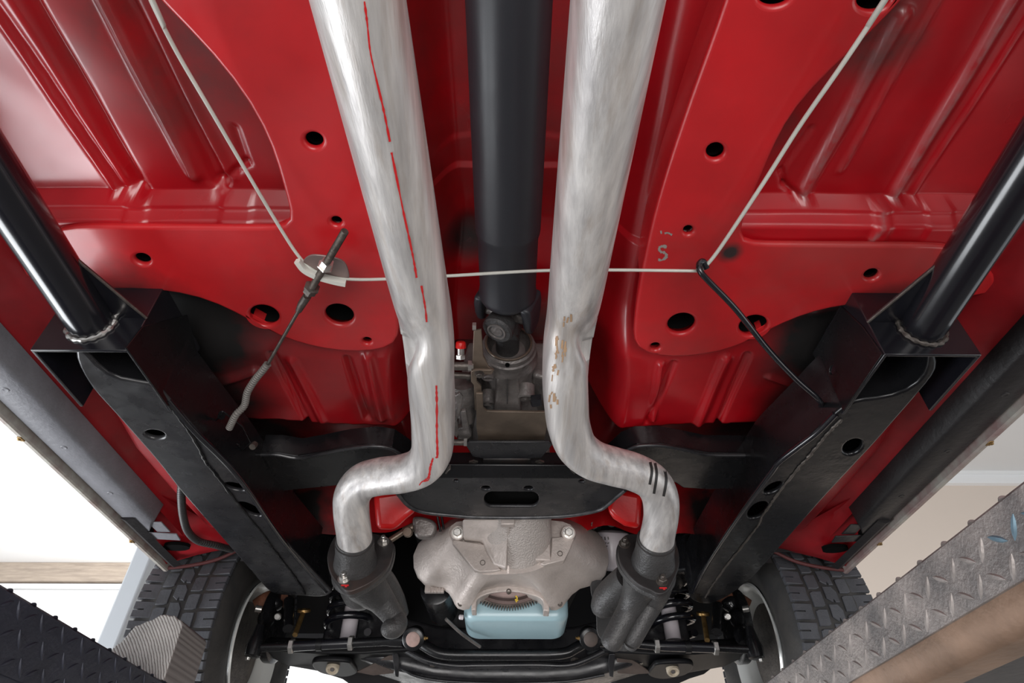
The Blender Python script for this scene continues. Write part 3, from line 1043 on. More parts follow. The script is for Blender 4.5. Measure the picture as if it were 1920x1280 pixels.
for s, pts in ((-1, [(487, 851), (520, 851), (558, 857), (600, 850), (650, 840), (700, 835), (735, 840), (762, 858), (790, 880), (800, 905), (740, 912), (690, 905), (600, 914), (528, 921), (505, 880)]),
               (1, [(1170, 845), (1195, 835), (1240, 834), (1290, 843), (1330, 851), (1412, 852), (1408, 875), (1385, 915), (1330, 918), (1280, 915), (1265, 905), (1180, 912), (1120, 905), (1130, 880)])):
    Pa = ZP(0.645)
    ao = sheet('arm', Pa, pts, [], t=0.010, bev=0.004, m=M['black'], parent=cm, smooth=False)
    wl = MB()
    wall_loop(wl, Pa, pts, 0.04, off=0.005)
    wl.build('arm_web', M['black'], ao)
    r_ = MB()
    n = 8 if s < 0 else 6
    pp = pts[:n]
    r_.tube(catmull([Pa.p3(*q) + V((0, 0, -0.002)) for q in pp], 6), 0.0035, 8)
    r_.build('rolled_lip', M['blackplate'], ao)

# ================================================================== exhaust pipes
def exhaust(name, label, spec, dents, back):
    pts = []
    for i, q in enumerate(spec):
        if q == 5:
            a, c = at(spec[i - 1][0], spec[i - 1][1], d=spec[i - 1][2]), at(spec[i + 1][0], spec[i + 1][1], d=spec[i + 1][2])
            pts += [a.lerp(c, k / 5) for k in range(1, 5)]
        else:
            pts.append(at(q[0], q[1], d=q[2]))
    b = (pts[0] - pts[2]).normalized()
    pts = [pts[0] + b * back, pts[0] + b * back * 0.5] + pts
    P = catmull(pts, 12)
    # arc length
    L = [0]
    for a, c in zip(P, P[1:]):
        L.append(L[-1] + (c - a).length)
    seg = 48
    dl = [(at(u, v, d=1.0), dep, wd) for (u, v, dep, wd) in dents]
    r = 0.0328
    mb = MB()
    mb.tube(P, r, seg)
    vs = []
    # local dents pushed in along the normal
    k = 0
    for i, p in enumerate(P):
        for j in range(seg):
            q = V(mb.v[k])
            nrm = (q - p).normalized()
            for (rd, dep, wd) in dl:
                c = rd * (q.dot(rd) / rd.length_squared)
                dd = (q - c).length
                if q.length < p.length + 0.005:
                    q = q - nrm * dep * math.exp(-(dd / wd) ** 2)
            vs.append(tuple(q))
            k += 1
    mb.v = vs
    t = thing(name, label, 'exhaust pipe', group=None)
    o = mb.build('pipe', M['pipe'], t, angle=60)
    return t, o


ptL, pipeL = exhaust('exhaust_pipe', 'pale metal exhaust pipe left of the driveshaft, with a red line drawn along it',
                     [(672, 0, .425), 5, (796, 590, .735), (804, 650, .775), (807, 700, .825), (811, 760, .89), (812, 810, .94), (808, 850, .985),
                      (788, 876, 1.02), (752, 888, 1.05), (712, 893, 1.07), (680, 903, 1.09), (661, 928, 1.115), (659, 960, 1.14), (664, 1000, 1.165), (667, 1030, 1.185)],
                     [(757, 655, 0.010, 0.020), (775, 640, 0.005, 0.024), (800, 690, 0.004, 0.03), (852, 870, 0.0, 0.01), (690, 905, 0.002, 0.02)], 0.9)
ptR, pipeR = exhaust('exhaust_pipe', 'pale exhaust pipe right of the driveshaft, rust-stained, dark pen lines on its bend',
                     [(1158, 0, .425), 5, (1074, 585, .775), (1065, 640, .81), (1060, 700, .85), (1062, 760, .905), (1067, 800, .94),
                      (1082, 838, .98), (1112, 862, 1.01), (1150, 874, 1.035), (1190, 885, 1.06), (1222, 903, 1.085), (1237, 930, 1.11), (1239, 962, 1.135), (1233, 1000, 1.165), (1229, 1030, 1.185)],
                     [(1108, 650, 0.011, 0.019), (1095, 630, 0.005, 0.024), (1065, 690, 0.004, 0.03), (1215, 975, 0.003, 0.02)], 0.9)


def bvh(o):
    m_ = o.data
    return BVHTree.FromPolygons([v.co for v in m_.vertices], [tuple(p.vertices) for p in m_.polygons])


def strip_on(o, pts, wpx, m, parent, name, lift=0.0005, n=8, jit=0.0):
    """thin painted line lying on an object's surface"""
    B = bvh(o)
    q = catmull([V((a, b, 0)) for a, b in pts], n)
    vs = []
    for i, p in enumerate(q):
        a = q[max(i - 1, 0)]
        b = q[min(i + 1, len(q) - 1)]
        t = (b - a).normalized()
        s_ = V((-t.y, t.x, 0))
        wq = wpx * (1 + random.uniform(-jit, jit))
        row = []
        for k in (-0.5, 0.5):
            c = p + s_ * wq * k
            rd = ray(c.x, c.y).normalized()
            loc, nrm, _, _ = B.ray_cast(V((0, 0, 0)), rd)
            if loc is None:
                row = None
                break
            if nrm.dot(rd) > 0:
                nrm = -nrm
            row.append(loc + nrm * lift)
        if row:
            vs.append(row)
    mb = MB()
    if len(vs) > 1:
        mb.loft(vs, False, False)
        return mb.build(name, m, parent)


for seg in ([(683, 2), (688, 40), (694, 95), (706, 150), (719, 205), (731, 265)], [(734, 285), (744, 335), (757, 400), (768, 450), (776, 490), (781, 520)], [(790, 535), (797, 575), (800, 603)],
            [(818, 722), (819, 760), (819, 810), (820, 852), (817, 858)], [(812, 858), (807, 875), (804, 892), (795, 902)]):
    strip_on(pipeL, seg, 3.6, M['redmark'], ptL, 'red_line', jit=0.4)
strip_on(pipeL, [(786, 909), (792, 902), (802, 900), (806, 893)], 2.0, M['redmark'], ptL, 'red_line')
for seg in ([(1228, 868), (1231, 890), (1226, 925)], [(1245, 876), (1249, 900), (1244, 930)], [(1219, 866), (1222, 884), (1218, 908)]):
    strip_on(pipeR, seg, 5, M['ironflange'], ptR, 'pen_line')
for k in range(36):
    u, v = random.choice([(1052, 640), (1045, 690), (1037, 745), (1062, 600), (1050, 660)])
    u += random.uniform(-9, 9)
    v += random.uniform(-14, 14)
    strip_on(pipeR, [(u, v), (u + random.uniform(-3, 3), v + random.uniform(4, 16))], random.uniform(1.5, 4.5), mat('light_rust', (0.38, 0.24, 0.14), 0.6), ptR, 'rust_scratch', n=4)

# ================================================================== collectors, flanges and manifolds
def tube_px(mb, spec, n=8, seg=22):
    """spec: u, v, depth d, radius"""
    P = [at(a, b, d=c) for a, b, c, _ in spec]
    Q = catmull(P, n)
    R = [x[3] for x in spec]
    rr = []
    for i in range(len(Q)):
        t = i / n
        k = min(int(t), len(R) - 2)
        rr.append(R[k] + (R[k + 1] - R[k]) * (t - k))
    mb.tube(Q, rr, seg)


def collector(s):
    if s < 0:
        t = thing('exhaust_manifold', 'dark cast exhaust manifold under the left pipe, with one curled outlet branch', 'manifold')
        A, B = at(664, 1000, d=1.165), at(668, 1072, d=1.225)
        ol = [(614, 1052), (616, 1030), (628, 1005), (650, 992), (690, 998), (716, 1003), (734, 1012), (737, 1030), (727, 1062), (700, 1088), (672, 1103), (654, 1108), (640, 1100), (622, 1078)]
        bolts = [(645, 1085, 0.9), (719, 1016, 0.0)]
        gap = (6, 12)
    else:
        t = thing('exhaust_manifold', 'dark cast exhaust manifold under the right pipe, with two straight outlet branches side by side', 'manifold')
        A, B = at(1232, 1000, d=1.165), at(1222, 1075, d=1.225)
        ol = [(1160, 1020), (1172, 1003), (1196, 1000), (1250, 1000), (1268, 1020), (1274, 1050), (1268, 1075), (1252, 1106), (1237, 1113), (1222, 1107), (1195, 1093), (1170, 1066), (1160, 1043)]
        bolts = [(1241, 1090, 0.9), (1171, 1020, 0.0)]
        gap = (-6, 12)
    ax = (B - A).normalized()
    co = MB()
    D = at(668 if s < 0 else 1221, 1078, d=1.225)
    c0 = A + (D - A) * 0.12
    pts = [c0 + (D - c0) * k for k in (0, 0.06, 0.35, 0.6, 0.85, 1.0)]
    co.tube(pts, [0.0345, 0.0365, 0.0375, 0.042, 0.047, 0.048], 40)
    co.build('collector_cone', M['iron'], t)
    rg = MB()
    rg.tube([c0 + (D - c0) * (0.03 + 0.001 * k) for k in (0, 8, 30)], [0.0345, 0.0372, 0.0372], 36)
    rg.build('weld_ring', M['ironflange'], t)
    nrm = -(ax * 0.8 + V((0, 0.55, -0.22))).normalized()
    pl = Plane(at(668 if s < 0 else 1220, 1055, d=1.205), nrm)
    fo = sheet('flange', pl, ol, [], t=0.012, bev=0.002, m=M['ironflange'], parent=t, smooth=True)
    pl2 = Plane(pl.o - pl.n * 0.016, nrm)
    ol2 = [(a + gap[0] * 0.6, b + gap[1] * 0.4) for a, b in ol]
    sheet('manifold_flange', pl2, ol2, [], t=0.014, bev=0.003, m=M['iron'], parent=t, smooth=True)
    for (u, v, red) in bolts:
        b = MB()
        p = pl.p3(u, v)
        bolt(b, p, pl.n, 0.0088, 0.008, 0.009)
        bo = b.build('bolt', M['zinc'] if s < 0 else M['darksteel'], t, label=None)
        if red:
            r_ = MB()
            q = pl.p3(u + 2, v + 13)
            r_.box(q + pl.n * 0.001, (0.014, 0.004, 0.002)).box(q + pl.n * 0.001 + V((0.002, 0.004, -0.002)), (0.004, 0.008, 0.002))
            r_.build('paint_dab', M['redmark'], bo)
    mb = MB()
    if s < 0:
        tube_px(mb, [(668, 1074, 1.255, .044), (682, 1092, 1.275, .041), (698, 1108, 1.29, .036), (714, 1124, 1.30, .029), (728, 1142, 1.30, .0245), (740, 1158, 1.30, .0225), (744, 1168, 1.29, .0225), (738, 1176, 1.28, .022), (730, 1177, 1.275, .020), (724, 1174, 1.28, .015)], 6, 26)
        mb.build('casting', M['iron'], t)
        m2 = MB()
        tube_px(m2, [(668, 1078, 1.27, .040), (672, 1100, 1.29, .038), (676, 1116, 1.30, .034), (680, 1126, 1.31, .022), (682, 1131, 1.32, .008)], 6, 26)
        m2.build('branch', M['iron'], t)
        m3 = MB()
        tube_px(m3, [(700, 1068, 1.32, .026), (722, 1090, 1.36, .024), (742, 1125, 1.40, .022), (752, 1150, 1.42, .018)], 6, 20)
        m3.build('branch', M['iron'], t)
    else:
        tube_px(mb, [(1206, 1076, 1.25, .042), (1200, 1096, 1.27, .036), (1190, 1120, 1.28, .0285), (1177, 1146, 1.28, .0235), (1162, 1174, 1.27, .0225), (1148, 1200, 1.26, .022), (1145, 1206, 1.26, .021), (1144.5, 1207, 1.26, .017)], 6, 26)
        mb.build('casting', M['iron'], t)
        m2 = MB()
        tube_px(m2, [(1232, 1082, 1.265, .036), (1229, 1105, 1.28, .031), (1221, 1130, 1.29, .025), (1209, 1155, 1.28, .0205), (1195, 1181, 1.27, .0195), (1183, 1203, 1.265, .019), (1182, 1205, 1.265, .014)], 6, 26)
        m2.build('branch', M['iron'], t)
        m4 = MB()
        m4.loft([[at(u, v, d=dd) for u, v, dd in ((1172, 1085, 1.285), (1248, 1085, 1.285), (1246, 1085, 1.33), (1172, 1085, 1.33))], [at(u, v, d=dd) for u, v, dd in ((1186, 1130, 1.295), (1240, 1125, 1.295), (1238, 1125, 1.34), (1186, 1130, 1.34))],
                 [at(u, v, d=dd) for u, v, dd in ((1200, 1152, 1.305), (1212, 1150, 1.305), (1212, 1150, 1.32), (1200, 1152, 1.32))]])
        m4.build('web', M['iron'], t, bevel=0.006, bseg=3)
        m3 = MB()
        tube_px(m3, [(1180, 1080, 1.32, .030), (1160, 1100, 1.36, .033), (1140, 1122, 1.38, .034), (1132, 1142, 1.385, .030), (1131, 1152, 1.385, .018), (1131, 1156, 1.385, .006)], 6, 26)
        m3.build('branch', M['iron'], t)
        hs = MB()
        pl3 = Plane(at(1140, 1170, d=1.42), (0.3, -1, -0.35))
        sheet('heat_shield', pl3, [(1110, 1090), (1118, 1150), (1122, 1190), (1150, 1215), (1180, 1215), (1160, 1150), (1170, 1100)], [], t=0.003, bev=0.001, m=M['iron'], parent=t, smooth=True)
    return t


collector(-1)
collector(1)

# ================================================================== driveshaft
ds = thing('driveshaft', 'black driveshaft tube running down the tunnel between the exhaust pipes', 'driveshaft')
ZD = 0.722
YD = at(952, 552, z=ZD).y
XD = at(952, 552, z=ZD).x
rD = 0.0455
m_ = MB()
m_.tube([V((XD + 0.004 * 0, y, ZD)) for y in (-0.9, 0.1, 0.56)], 0.048, 48)
m_.build('tube', M['shaft'], ds)
m_ = MB()
m_.lathe((XD, 0.555, ZD), (0, 1, 0), [(0, 0.048), (0.012, 0.0475), (0.02, 0.0452), (YD - 0.575, 0.0452), (YD - 0.565, 0.0468), (YD - 0.558, 0.0468), (YD - 0.553, 0.0445), (YD - 0.545, 0.038)], 48)
m_.build('necked_end', M['shaft'], ds)
yk = MB()
for a in (2.75, 2.75 + PI):         # two ears of the yoke
    c, s_ = math.cos(a), math.sin(a)
    sx_ = V((c, 0, s_))
    tn = V((-s_, 0, c))
    o0 = V((XD, YD - 0.004, ZD))
    rings = []
    for y, r0, th, wd in ((0, 0.030, 0.018, 0.060), (0.02, 0.034, 0.017, 0.056), (0.045, 0.036, 0.015, 0.050), (0.062, 0.037, 0.014, 0.036), (0.070, 0.037, 0.012, 0.016)):
        cc = o0 + V((0, y, 0)) + sx_ * (r0 + th / 2)
        rings.append([cc + sx_ * th / 2 + tn * wd / 2, cc + sx_ * th / 2 - tn * wd / 2, cc - sx_ * th / 2 - tn * wd / 2, cc - sx_ * th / 2 + tn * wd / 2])
    yk.loft(rings)
yk.build('yoke', M['shaft'], ds, bevel=0.006, bseg=3)
cr = MB()
cc = at(936, 613, d=0.795)
JC = V((XD, YD + 0.042, ZD))
for a in (2.75, 2.75 + PI / 2):
    d_ = V((math.cos(a), 0, math.sin(a)))
    cr.cyl(JC - d_ * 0.042, JC + d_ * 0.042, 0.0125, seg=20)
cr.ball(JC, 0.022)
cr.build('cross_joint', M['greycast'], ds)

# ================================================================== transmission
tr = thing('transmission', 'greasy grey gearbox tail with round oil seal behind the driveshaft joint', 'transmission')
sl = MB()          # slip yoke with its cap facing the camera
a = 2.75 + PI / 2
d_ = V((math.cos(a), 0, math.sin(a)))
if d_.z > 0:
    d_ = -d_
hd = JC + d_ * 0.036
sl.lathe(hd, d_, [(-0.014, 0.024), (0.0, 0.0265), (0.008, 0.0262), (0.011, 0.0235)], 30)
slo = sl.build('slip_yoke', M['iron'], tr)
cp = MB()
cp.lathe(hd + d_ * 0.0095, d_, [(0, 0.0165), (0.0035, 0.0162), (0.0035, 0.0135), (0.001, 0.0125), (0.001, 0.011), (0.0022, 0.010), (0.0024, 0.0)], 28)
cp.build('bearing_cap', M['greycast'], slo)
s2 = MB()
s2.lathe(JC + V((0, 0.0, 0)), (0, 1, 0), [(0.005, 0.024), (0.03, 0.026), (0.045, 0.021), (0.13, 0.021)], 28)
s2.loft([[hd + V((x, y, z)) for x, y, z in ((-.02, 0, .004), (.02, 0, .004), (.02, 0.012, .012), (-.02, .012, .012))], [JC + V((x, 0.05, z)) for x, z in ((-.02, -.02), (.02, -.02), (.02, .02), (-.02, .02))]])
s2.build('yoke_body', M['iron'], tr, bevel=0.003)
yo = YD + 0.115
rg = MB()
rg.lathe((XD + 0.002, yo, ZD - 0.004), (0, 1, 0), [(0.02, 0.030), (0.016, 0.034), (0.002, 0.0385), (0, 0.043), (0.003, 0.0465), (0.012, 0.047), (0.014, 0.050), (0.030, 0.050), (0.034, 0.053), (0.04, 0.053), (0.045, 0.045)], 44)
rg.build('seal_housing', M['greycast'], tr)
rr_ = MB()
rr_.tube([V((XD + 0.002 + 0.040 * math.cos(2 * PI * k / 40), yo - 0.001, ZD - 0.004 + 0.040 * math.sin(2 * PI * k / 40))) for k in range(41)], 0.0022, 8)
rr_.build('seal_lip', M['bronze'], tr)
dr = MB()
dr.lathe((XD, yo + 0.004, ZD - 0.0515), (0, -1, -0.3), [(0, 0.004), (0.002, 0.004), (0.002, 0.002), (0, 0.001)], 12)
dr.build('drain_hole', M['matte'], tr)
hs = MB()
hs.lathe((XD, yo + 0.038, ZD), (0, 1, 0.0), [(0, 0.050), (0.05, 0.050), (0.12, 0.062), (0.2, 0.074), (0.3, 0.080), (0.42, 0.082)], 40)
hs.build('tail_housing', M['greycast'], tr)
rb = MB()
yA, yB_ = yo + 0.034, at(950, 768, z=0.655).y
rb.loft([[V((XD - 0.020, yA, ZD - 0.045)), V((XD - 0.017, yA, ZD - 0.053)), V((XD + 0.018, yA, ZD - 0.053)), V((XD + 0.021, yA, ZD - 0.045))],
         [V((XD - 0.026, yB_, 0.665)), V((XD - 0.023, yB_, 0.650)), V((XD + 0.024, yB_, 0.650)), V((XD + 0.027, yB_, 0.665))],
         [V((XD - 0.026, yB_ + .05, 0.665)), V((XD - 0.023, yB_ + .05, 0.650)), V((XD + 0.024, yB_ + .05, 0.650)), V((XD + 0.027, yB_ + .05, 0.665))]])
rb.build('mount_rib', M['greycast'], tr, bevel=0.003)
sn = MB()
sn.box(V((XD, (yA + yB_) / 2, 0.6625 - 0.002)), (0.0016, yB_ - yA, 0.012))
sn.build('casting_seam', M['iron'], tr)
bs = MB()
for (u, v, r) in ((915, 705, 0.011), (985, 742, 0.017), (915, 752, 0.012)):
    p = at(u, v, z=0.665)
    bs.lathe(p, (0, 0.3, -1), [(-0.02, r), (0.004, r), (0.006, r * 0.8), (0.004, r * 0.55), (-0.01, r * 0.5)], 20)
bs.build('boss', M['greycast'], tr)
# gearbox case sides above the bracket
gb = MB()
for s in (-1, 1):
    gb.loft([[V((XD + s * 0.045, y, 0.70)), V((XD + s * (0.045 + w_), y, 0.69)), V((XD + s * (0.045 + w_), y, 0.78)), V((XD + s * 0.045, y, 0.78))] for y, w_ in ((0.88, 0.03), (0.95, 0.045), (1.1, 0.06))])
gb.build('case_side', M['greycast'], tr, bevel=0.006)

# bronze bracket bolted below the gearbox tail
bk = thing('gearbox_bracket', 'bronze coated steel bracket with a square opening, bolted under the gearbox tail', 'bracket')
Pb = ZP(0.640)
sheet('base_plate', Pb, [(893, 738), (905, 738), (906, 765), (913, 771), (930, 772), (1022, 773), (1026, 800), (1020, 828), (960, 829), (897, 828), (893, 800)], [], t=0.005, bev=0.0012, m=M['bronze'], parent=bk)
Pv = Plane(at(895, 700, z=0.655), (-0.12, -0.25, -1))
sheet('arm', Pv, [(888, 620), (902, 618), (904, 640), (906, 668), (916, 688), (926, 694), (922, 702), (893, 702), (890, 692), (885, 690)], [], t=0.005, bev=0.0012, m=M['bronze'], parent=bk)
Pw = ZP(0.648)
sheet('arm', Pw, [(883, 697), (890, 694), (922, 694), (920, 699), (894, 701), (894, 716), (902, 724), (905, 762), (890, 770), (888, 722), (883, 716)], [], t=0.005, bev=0.0015, m=M['bronze'], parent=bk)
b = MB()
bolt(b, at(899, 700, z=0.642), (0, 0, -1), 0.006, 0.005)
b.build('bolt', M['darksteel'], bk)

# black gearbox mount
gm = thing('gearbox_mount', 'black rubber and steel gearbox mount sitting on the cross member', 'mount')
sheet('top_plate', ZP(0.625), [(872, 833), (880, 829), (1030, 829), (1036, 834), (1016, 858), (990, 860), (908, 860), (886, 856)], [], t=0.006, bev=0.002, m=M['blackplate'], parent=gm)
b = MB()
p0, p1 = at(905, 862, z=0.625), at(995, 876, z=0.625)
b.box(((p0.x + p1.x) / 2, (p0.y + p1.y) / 2 + 0.004, 0.640), (p1.x - p0.x, 0.04, 0.03))
b.build('rubber_block', M['ironflange'], gm, bevel=0.004)
b = MB()
for u in (888, 1012):
    b.lathe(at(u, 866, z=0.628), (0, 0, -1), [(0, 0.010), (0.004, 0.010), (0.004, 0.006), (0.008, 0.006)], 6)
b.build('bolt', M['darksteel'], gm)

# shift linkage pieces left of the gearbox
sk = thing('shift_linkage', 'small grey shift rods and levers left of the gearbox, beside the left pipe', 'linkage')
b = MB()
b.cyl(at(850, 686, z=0.66), at(880, 686, z=0.66), 0.0075, seg=16)
b.cyl(at(845, 703, z=0.665), at(882, 704, z=0.665), 0.006, seg=14)
b.cyl(at(850, 829, z=0.63), at(870, 829, z=0.63), 0.006, seg=14)
b.build('rod', M['darksteel'], sk)
b = MB()
b.lathe(at(878, 686, z=0.66), (1, 0, 0), [(0, 0.010), (0.006, 0.010), (0.006, 0.006), (0.009, 0.006)], 6)
b.lathe(at(870, 829, z=0.63), (1, 0, 0), [(0, 0.008), (0.006, 0.008)], 6)
b.lathe(at(886, 612, z=0.68), (1, 0, 0), [(0, 0.007), (0.006, 0.007)], 6)
b.build('nut', M['zinc'], sk)
b = MB()
b.lathe(at(868, 730, z=0.685), (0, 1, -0.2), [(-0.02, 0.024), (0.0, 0.028), (0.03, 0.028), (0.034, 0.02), (0.06, 0.018)], 26)
b.lathe(at(874, 755, z=0.665), (0, 1, -0.2), [(0, 0.012), (0.02, 0.014), (0.045, 0.013)], 20)
b.build('solenoid_body', M['greycast'], sk)
b = MB()
for (pts, th) in (([(853, 742), (862, 738), (868, 745), (864, 770), (856, 792), (852, 788), (858, 765)], 0.006), ([(864, 772), (873, 771), (880, 802), (873, 806), (866, 800)], 0.008),
                  ([(851, 790), (857, 788), (861, 812), (856, 822), (851, 815)], 0.006), ([(858, 804), (878, 800), (884, 818), (876, 826), (860, 826)], 0.012)):
    Pq = ZP(0.640)
    A = [Pq.p3(*q) for q in pts]
    b.loft([A, [q + V((0, 0, th)) for q in A]])
b.build('lever', M['greycast'], sk, bevel=0.0015)
b = MB()
b.lathe(at(1016, 750, z=0.65), (-1, 0.2, 0.0), [(0, 0.012), (0.018, 0.012), (0.02, 0.007)], 6)
tag(b.build('hex_plug', M['gloss'], None), 'black hexagonal plug against the right exhaust pipe, beside the gearbox', 'bolt')
# sender with red cap
sd = thing('sender_plug', 'small metal sender with a red cap, left of the oil seal ring', 'sender')
p = at(864, 668, z=0.675)
ax = (at(864, 640, z=0.69) - p).normalized()
b = MB()
b.lathe(p, ax, [(-0.004, 0.0085), (0.003, 0.0085)], 6)
b.lathe(p + ax * 0.003, ax, [(0, 0.0062), (0.014, 0.0062)], 16)
b.build('body', M['zinc'], sd)
b = MB()
b.lathe(p + ax * 0.015, ax, [(0, 0.009), (0.009, 0.0085), (0.011, 0.007)], 8)
b.build('cap', M['redcap'], sd, label='red cap')

# gearbox main case behind the cross member, above the bell housing
gc = thing('gearbox_case', 'rough cast aluminium gearbox case with a raised seam, above the bell housing', 'gearbox')
m_ = MB()
cx0 = at(953, 1030, Y=1.24).x
secs = []
for y, r, zc in ((1.10, 0.064, 0.726), (1.20, 0.068, 0.722), (1.26, 0.072, 0.705), (1.31, 0.076, 0.675), (1.35, 0.078, 0.640), (1.375, 0.070, 0.615), (1.39, 0.05, 0.60)):
    secs.append([V((cx0 + 0.022 + r * math.cos(a), y, zc - 0.030 + r * math.sin(a) * 0.85)) for a in [2 * PI * k / 36 for k in range(36)]])
m_.loft(secs)
m_.build('barrel', M['castrough'], gc)
m_ = MB()
P = ZP(0.60)
A = [at(u, v, Y=y) for u, v, y in ((866, 972, 1.30), (950, 972, 1.28), (951, 1000, 1.305), (951, 1068, 1.35), (925, 1060, 1.355), (912, 1035, 1.35), (905, 1014, 1.345), (868, 1010, 1.345))]
m_.loft([A, [q + V((0, 0.06, 0.01)) for q in A]])
m_.build('side_pad', M['cast'], gc, bevel=0.006, bseg=3)
m_ = MB()
m_.loft([[at(950.5, v, z=z_) + V((0, 0, -0.004)), at(954.5, v, z=z_) + V((0, 0, -0.004)), at(954.5, v, z=z_) + V((0, 0, 0.02)), at(950.5, v, z=z_) + V((0, 0, 0.02))] for v, z_ in ((974, .600), (1000, .588), (1030, .566), (1055, .543), (1072, .524))])
m_.build('casting_seam', M['cast'], gc)
m_ = MB()
p = at(952, 977, z=0.600)
m_.box(p, (0.030, 0.016, 0.022))
m_.build('lug', M['cast'], gc, bevel=0.002)

# ================================================================== bell housing
bl = thing('bell_housing', 'pale cast aluminium bell housing with side lobes and an open arch over the ring gear', 'bell housing')
outF = [(836, 976), (812, 998), (805, 1003), (782, 1022), (773.5, 1043), (775, 1066), (782, 1084), (795, 1099), (815, 1102), (833, 1104), (842, 1112), (848, 1122), (853, 1135), (857, 1141), (868, 1145), (882, 1144),
        (884, 1128), (890, 1118), (908, 1109), (930, 1104), (953, 1103), (980, 1105), (1005, 1110), (1022, 1118), (1029, 1130), (1031, 1147), (1042, 1145), (1056, 1139), (1062, 1128), (1071, 1115), (1087, 1102), (1105, 1099),
        (1123, 1095), (1136, 1080), (1142, 1058), (1141, 1036), (1135, 1018), (1123, 1002), (1100, 988), (1075, 976), (1020, 965), (953, 962), (890, 965)]
outA = [(850, 976), (846, 985), (843, 990), (842, 996), (845, 1004), (850, 1010), (857, 1018), (864, 1026), (870, 1034), (877, 1043), (885, 1052), (890, 1060), (894, 1066), (899, 1071), (908, 1073), (918, 1074),
        (926, 1074), (934, 1074), (940, 1074), (946, 1074), (953, 1074), (960, 1074), (967, 1073), (975, 1072), (983, 1070), (992, 1068), (1002, 1065), (1012, 1061), (1022, 1056), (1034, 1052), (1046, 1047), (1056, 1040),
        (1063, 1030), (1068, 1020), (1072, 1010), (1074, 1003), (1075, 996), (1073, 988), (1070, 982), (1060, 976), (1020, 972), (953, 970), (890, 972)]
YA, YB = 1.36, 1.50
ra = [at(u, v, Y=YA) for u, v in outA]
rbk = [at(u, v, Y=YB) for u, v in outF]
secs = []
prof = [(0.0, 0.0, 0), (0.03, 0.01, 0), (0.18, 0.15, 1), (0.38, 0.36, 1), (0.58, 0.62, 1), (0.76, 0.83, 1), (0.88, 0.93, 1), (0.9, 0.985, 0), (0.985, 1.0, 0), (1.0, 1.0, 0)]
for (ty, tx, _) in prof:
    ring = []
    n = len(ra)
    for i in range(n):
        a, b_ = ra[i], rbk[i]
        y = YA + (YB - YA) * ty
        ring.append(V((a.x + (b_.x - a.x) * tx, y, a.z + (b_.z - a.z) * tx)))
    secs.append(ring)
m_ = MB()
m_.loft(secs[1:], True)
blo = m_.build('casting', M['cast'], bl, angle=55)
mod = blo.modifiers.new('s', 'SMOOTH')
mod.iterations = 3
mod.factor = 0.4
# flat pads
m_ = MB()
padL = [(850, 1012), (848, 1017), (890, 1068), (900, 1072), (925, 1071), (940, 1068), (922, 1052), (912, 1028), (910, 1021), (860, 1013)]
A = [at(u, v, Y=YA + 0.002) for u, v in padL]
m_.loft([[q + V((0, -0.006, -0.002)) for q in A], [q + V((0, 0.02, 0)) for q in A]])
padR = [(1034, 1008), (1078, 1004), (1068, 1030), (1058, 1050), (1020, 1060), (1012, 1056), (1032, 1044), (1034, 1025)]
A = [at(u, v, Y=YA + 0.002) for u, v in padR]
m_.loft([[q + V((0, -0.006, -0.002)) for q in A], [q + V((0, 0.02, 0)) for q in A]])
m_.build('mounting_pad', M['cast'], bl, bevel=0.002)
for (u, v) in ((905, 1055), (1050, 1038)):
    b = MB()
    b.lathe(at(u, v, Y=YA - 0.003), (0, -1, -0.1), [(-0.004, 0.0065), (0.003, 0.0062), (0.003, 0.0046), (-0.003, 0.0044), (-0.003, 0)], 18)
    o_ = b.build('threaded_hole', M['darksteel'], bl)
for (u, v) in ((858, 998), (1066, 998)):
    b = MB()
    p = at(u, v, Y=YA - 0.012)
    b.lathe(p + V((0, 0.0, 0)), (0, 1, 0.15), [(0.003, 0.016), (0.03, 0.020)], 24)
    b.build('boss', M['cast'], bl)
    b = MB()
    bolt(b, p + V((0, 0.003, 0)), (0, -1, -0.25), 0.0095, 0.014)
    b.build('bolt', M['zinc'], bl)
# arch rim round the opening
m_ = MB()
arc = [(884, 1146), (885, 1128), (892, 1116), (910, 1107), (932, 1102), (953, 1100), (976, 1102), (1003, 1108), (1022, 1117), (1029, 1128), (1030, 1148)]
P = catmull([at(u, v, Y=YB - 0.008) for u, v in arc], 5)
rings = []
for i, p in enumerate(P):
    rings.append([p + V((0, y, 0)) + (V((0, 0, 0.42 + 0.08)) + V((cx0, YB, 0.08)) - V((cx0, YB, 0)) - V((0, 0, 0.5)) - V((0, 0, 0))) * 0 for y in (-0.012, 0.02)])
m_ = MB()
inner = [(893, 1146), (894, 1130), (899, 1123), (915, 1116), (935, 1112.5), (953, 1111.5), (974, 1113), (996, 1118), (1013, 1124), (1018, 1132), (1019, 1147)]
PI_ = catmull([at(u, v, Y=YB - 0.008) for u, v in inner], 5)
rings = []
for a, b_ in zip(P, PI_):
    rings.append([a + V((0, -0.010, 0)), b_ + V((0, -0.010, 0)), b_ + V((0, 0.03, 0)), a + V((0, 0.03, 0))])
m_.loft(rings)
m_.build('arch_rim', M['cast'], bl, bevel=0.002)
b = MB()
for (u, v) in ((863, 1131), (1050, 1131), (954, 1108)):
    b.lathe(at(u, v, Y=YB - 0.02), (0, -1, 0), [(-0.004, 0.006), (0.001, 0.006), (0.001, 0.0035), (-0.003, 0.0035), (-0.003, 0)], 14)
b.build('bolt_hole', M['darksteel'], bl)
b = MB()
A = [at(u, v, Y=YA + 0.002) for u, v in ((1004, 1040), (1031, 1020), (1032, 1053), (1004, 1052))]
b.loft([[q + V((0, -0.008, 0)) for q in A], [q + V((0, 0.02, 0)) for q in A]])
b.build('rib', M['cast'], bl, bevel=0.002)
b = MB()
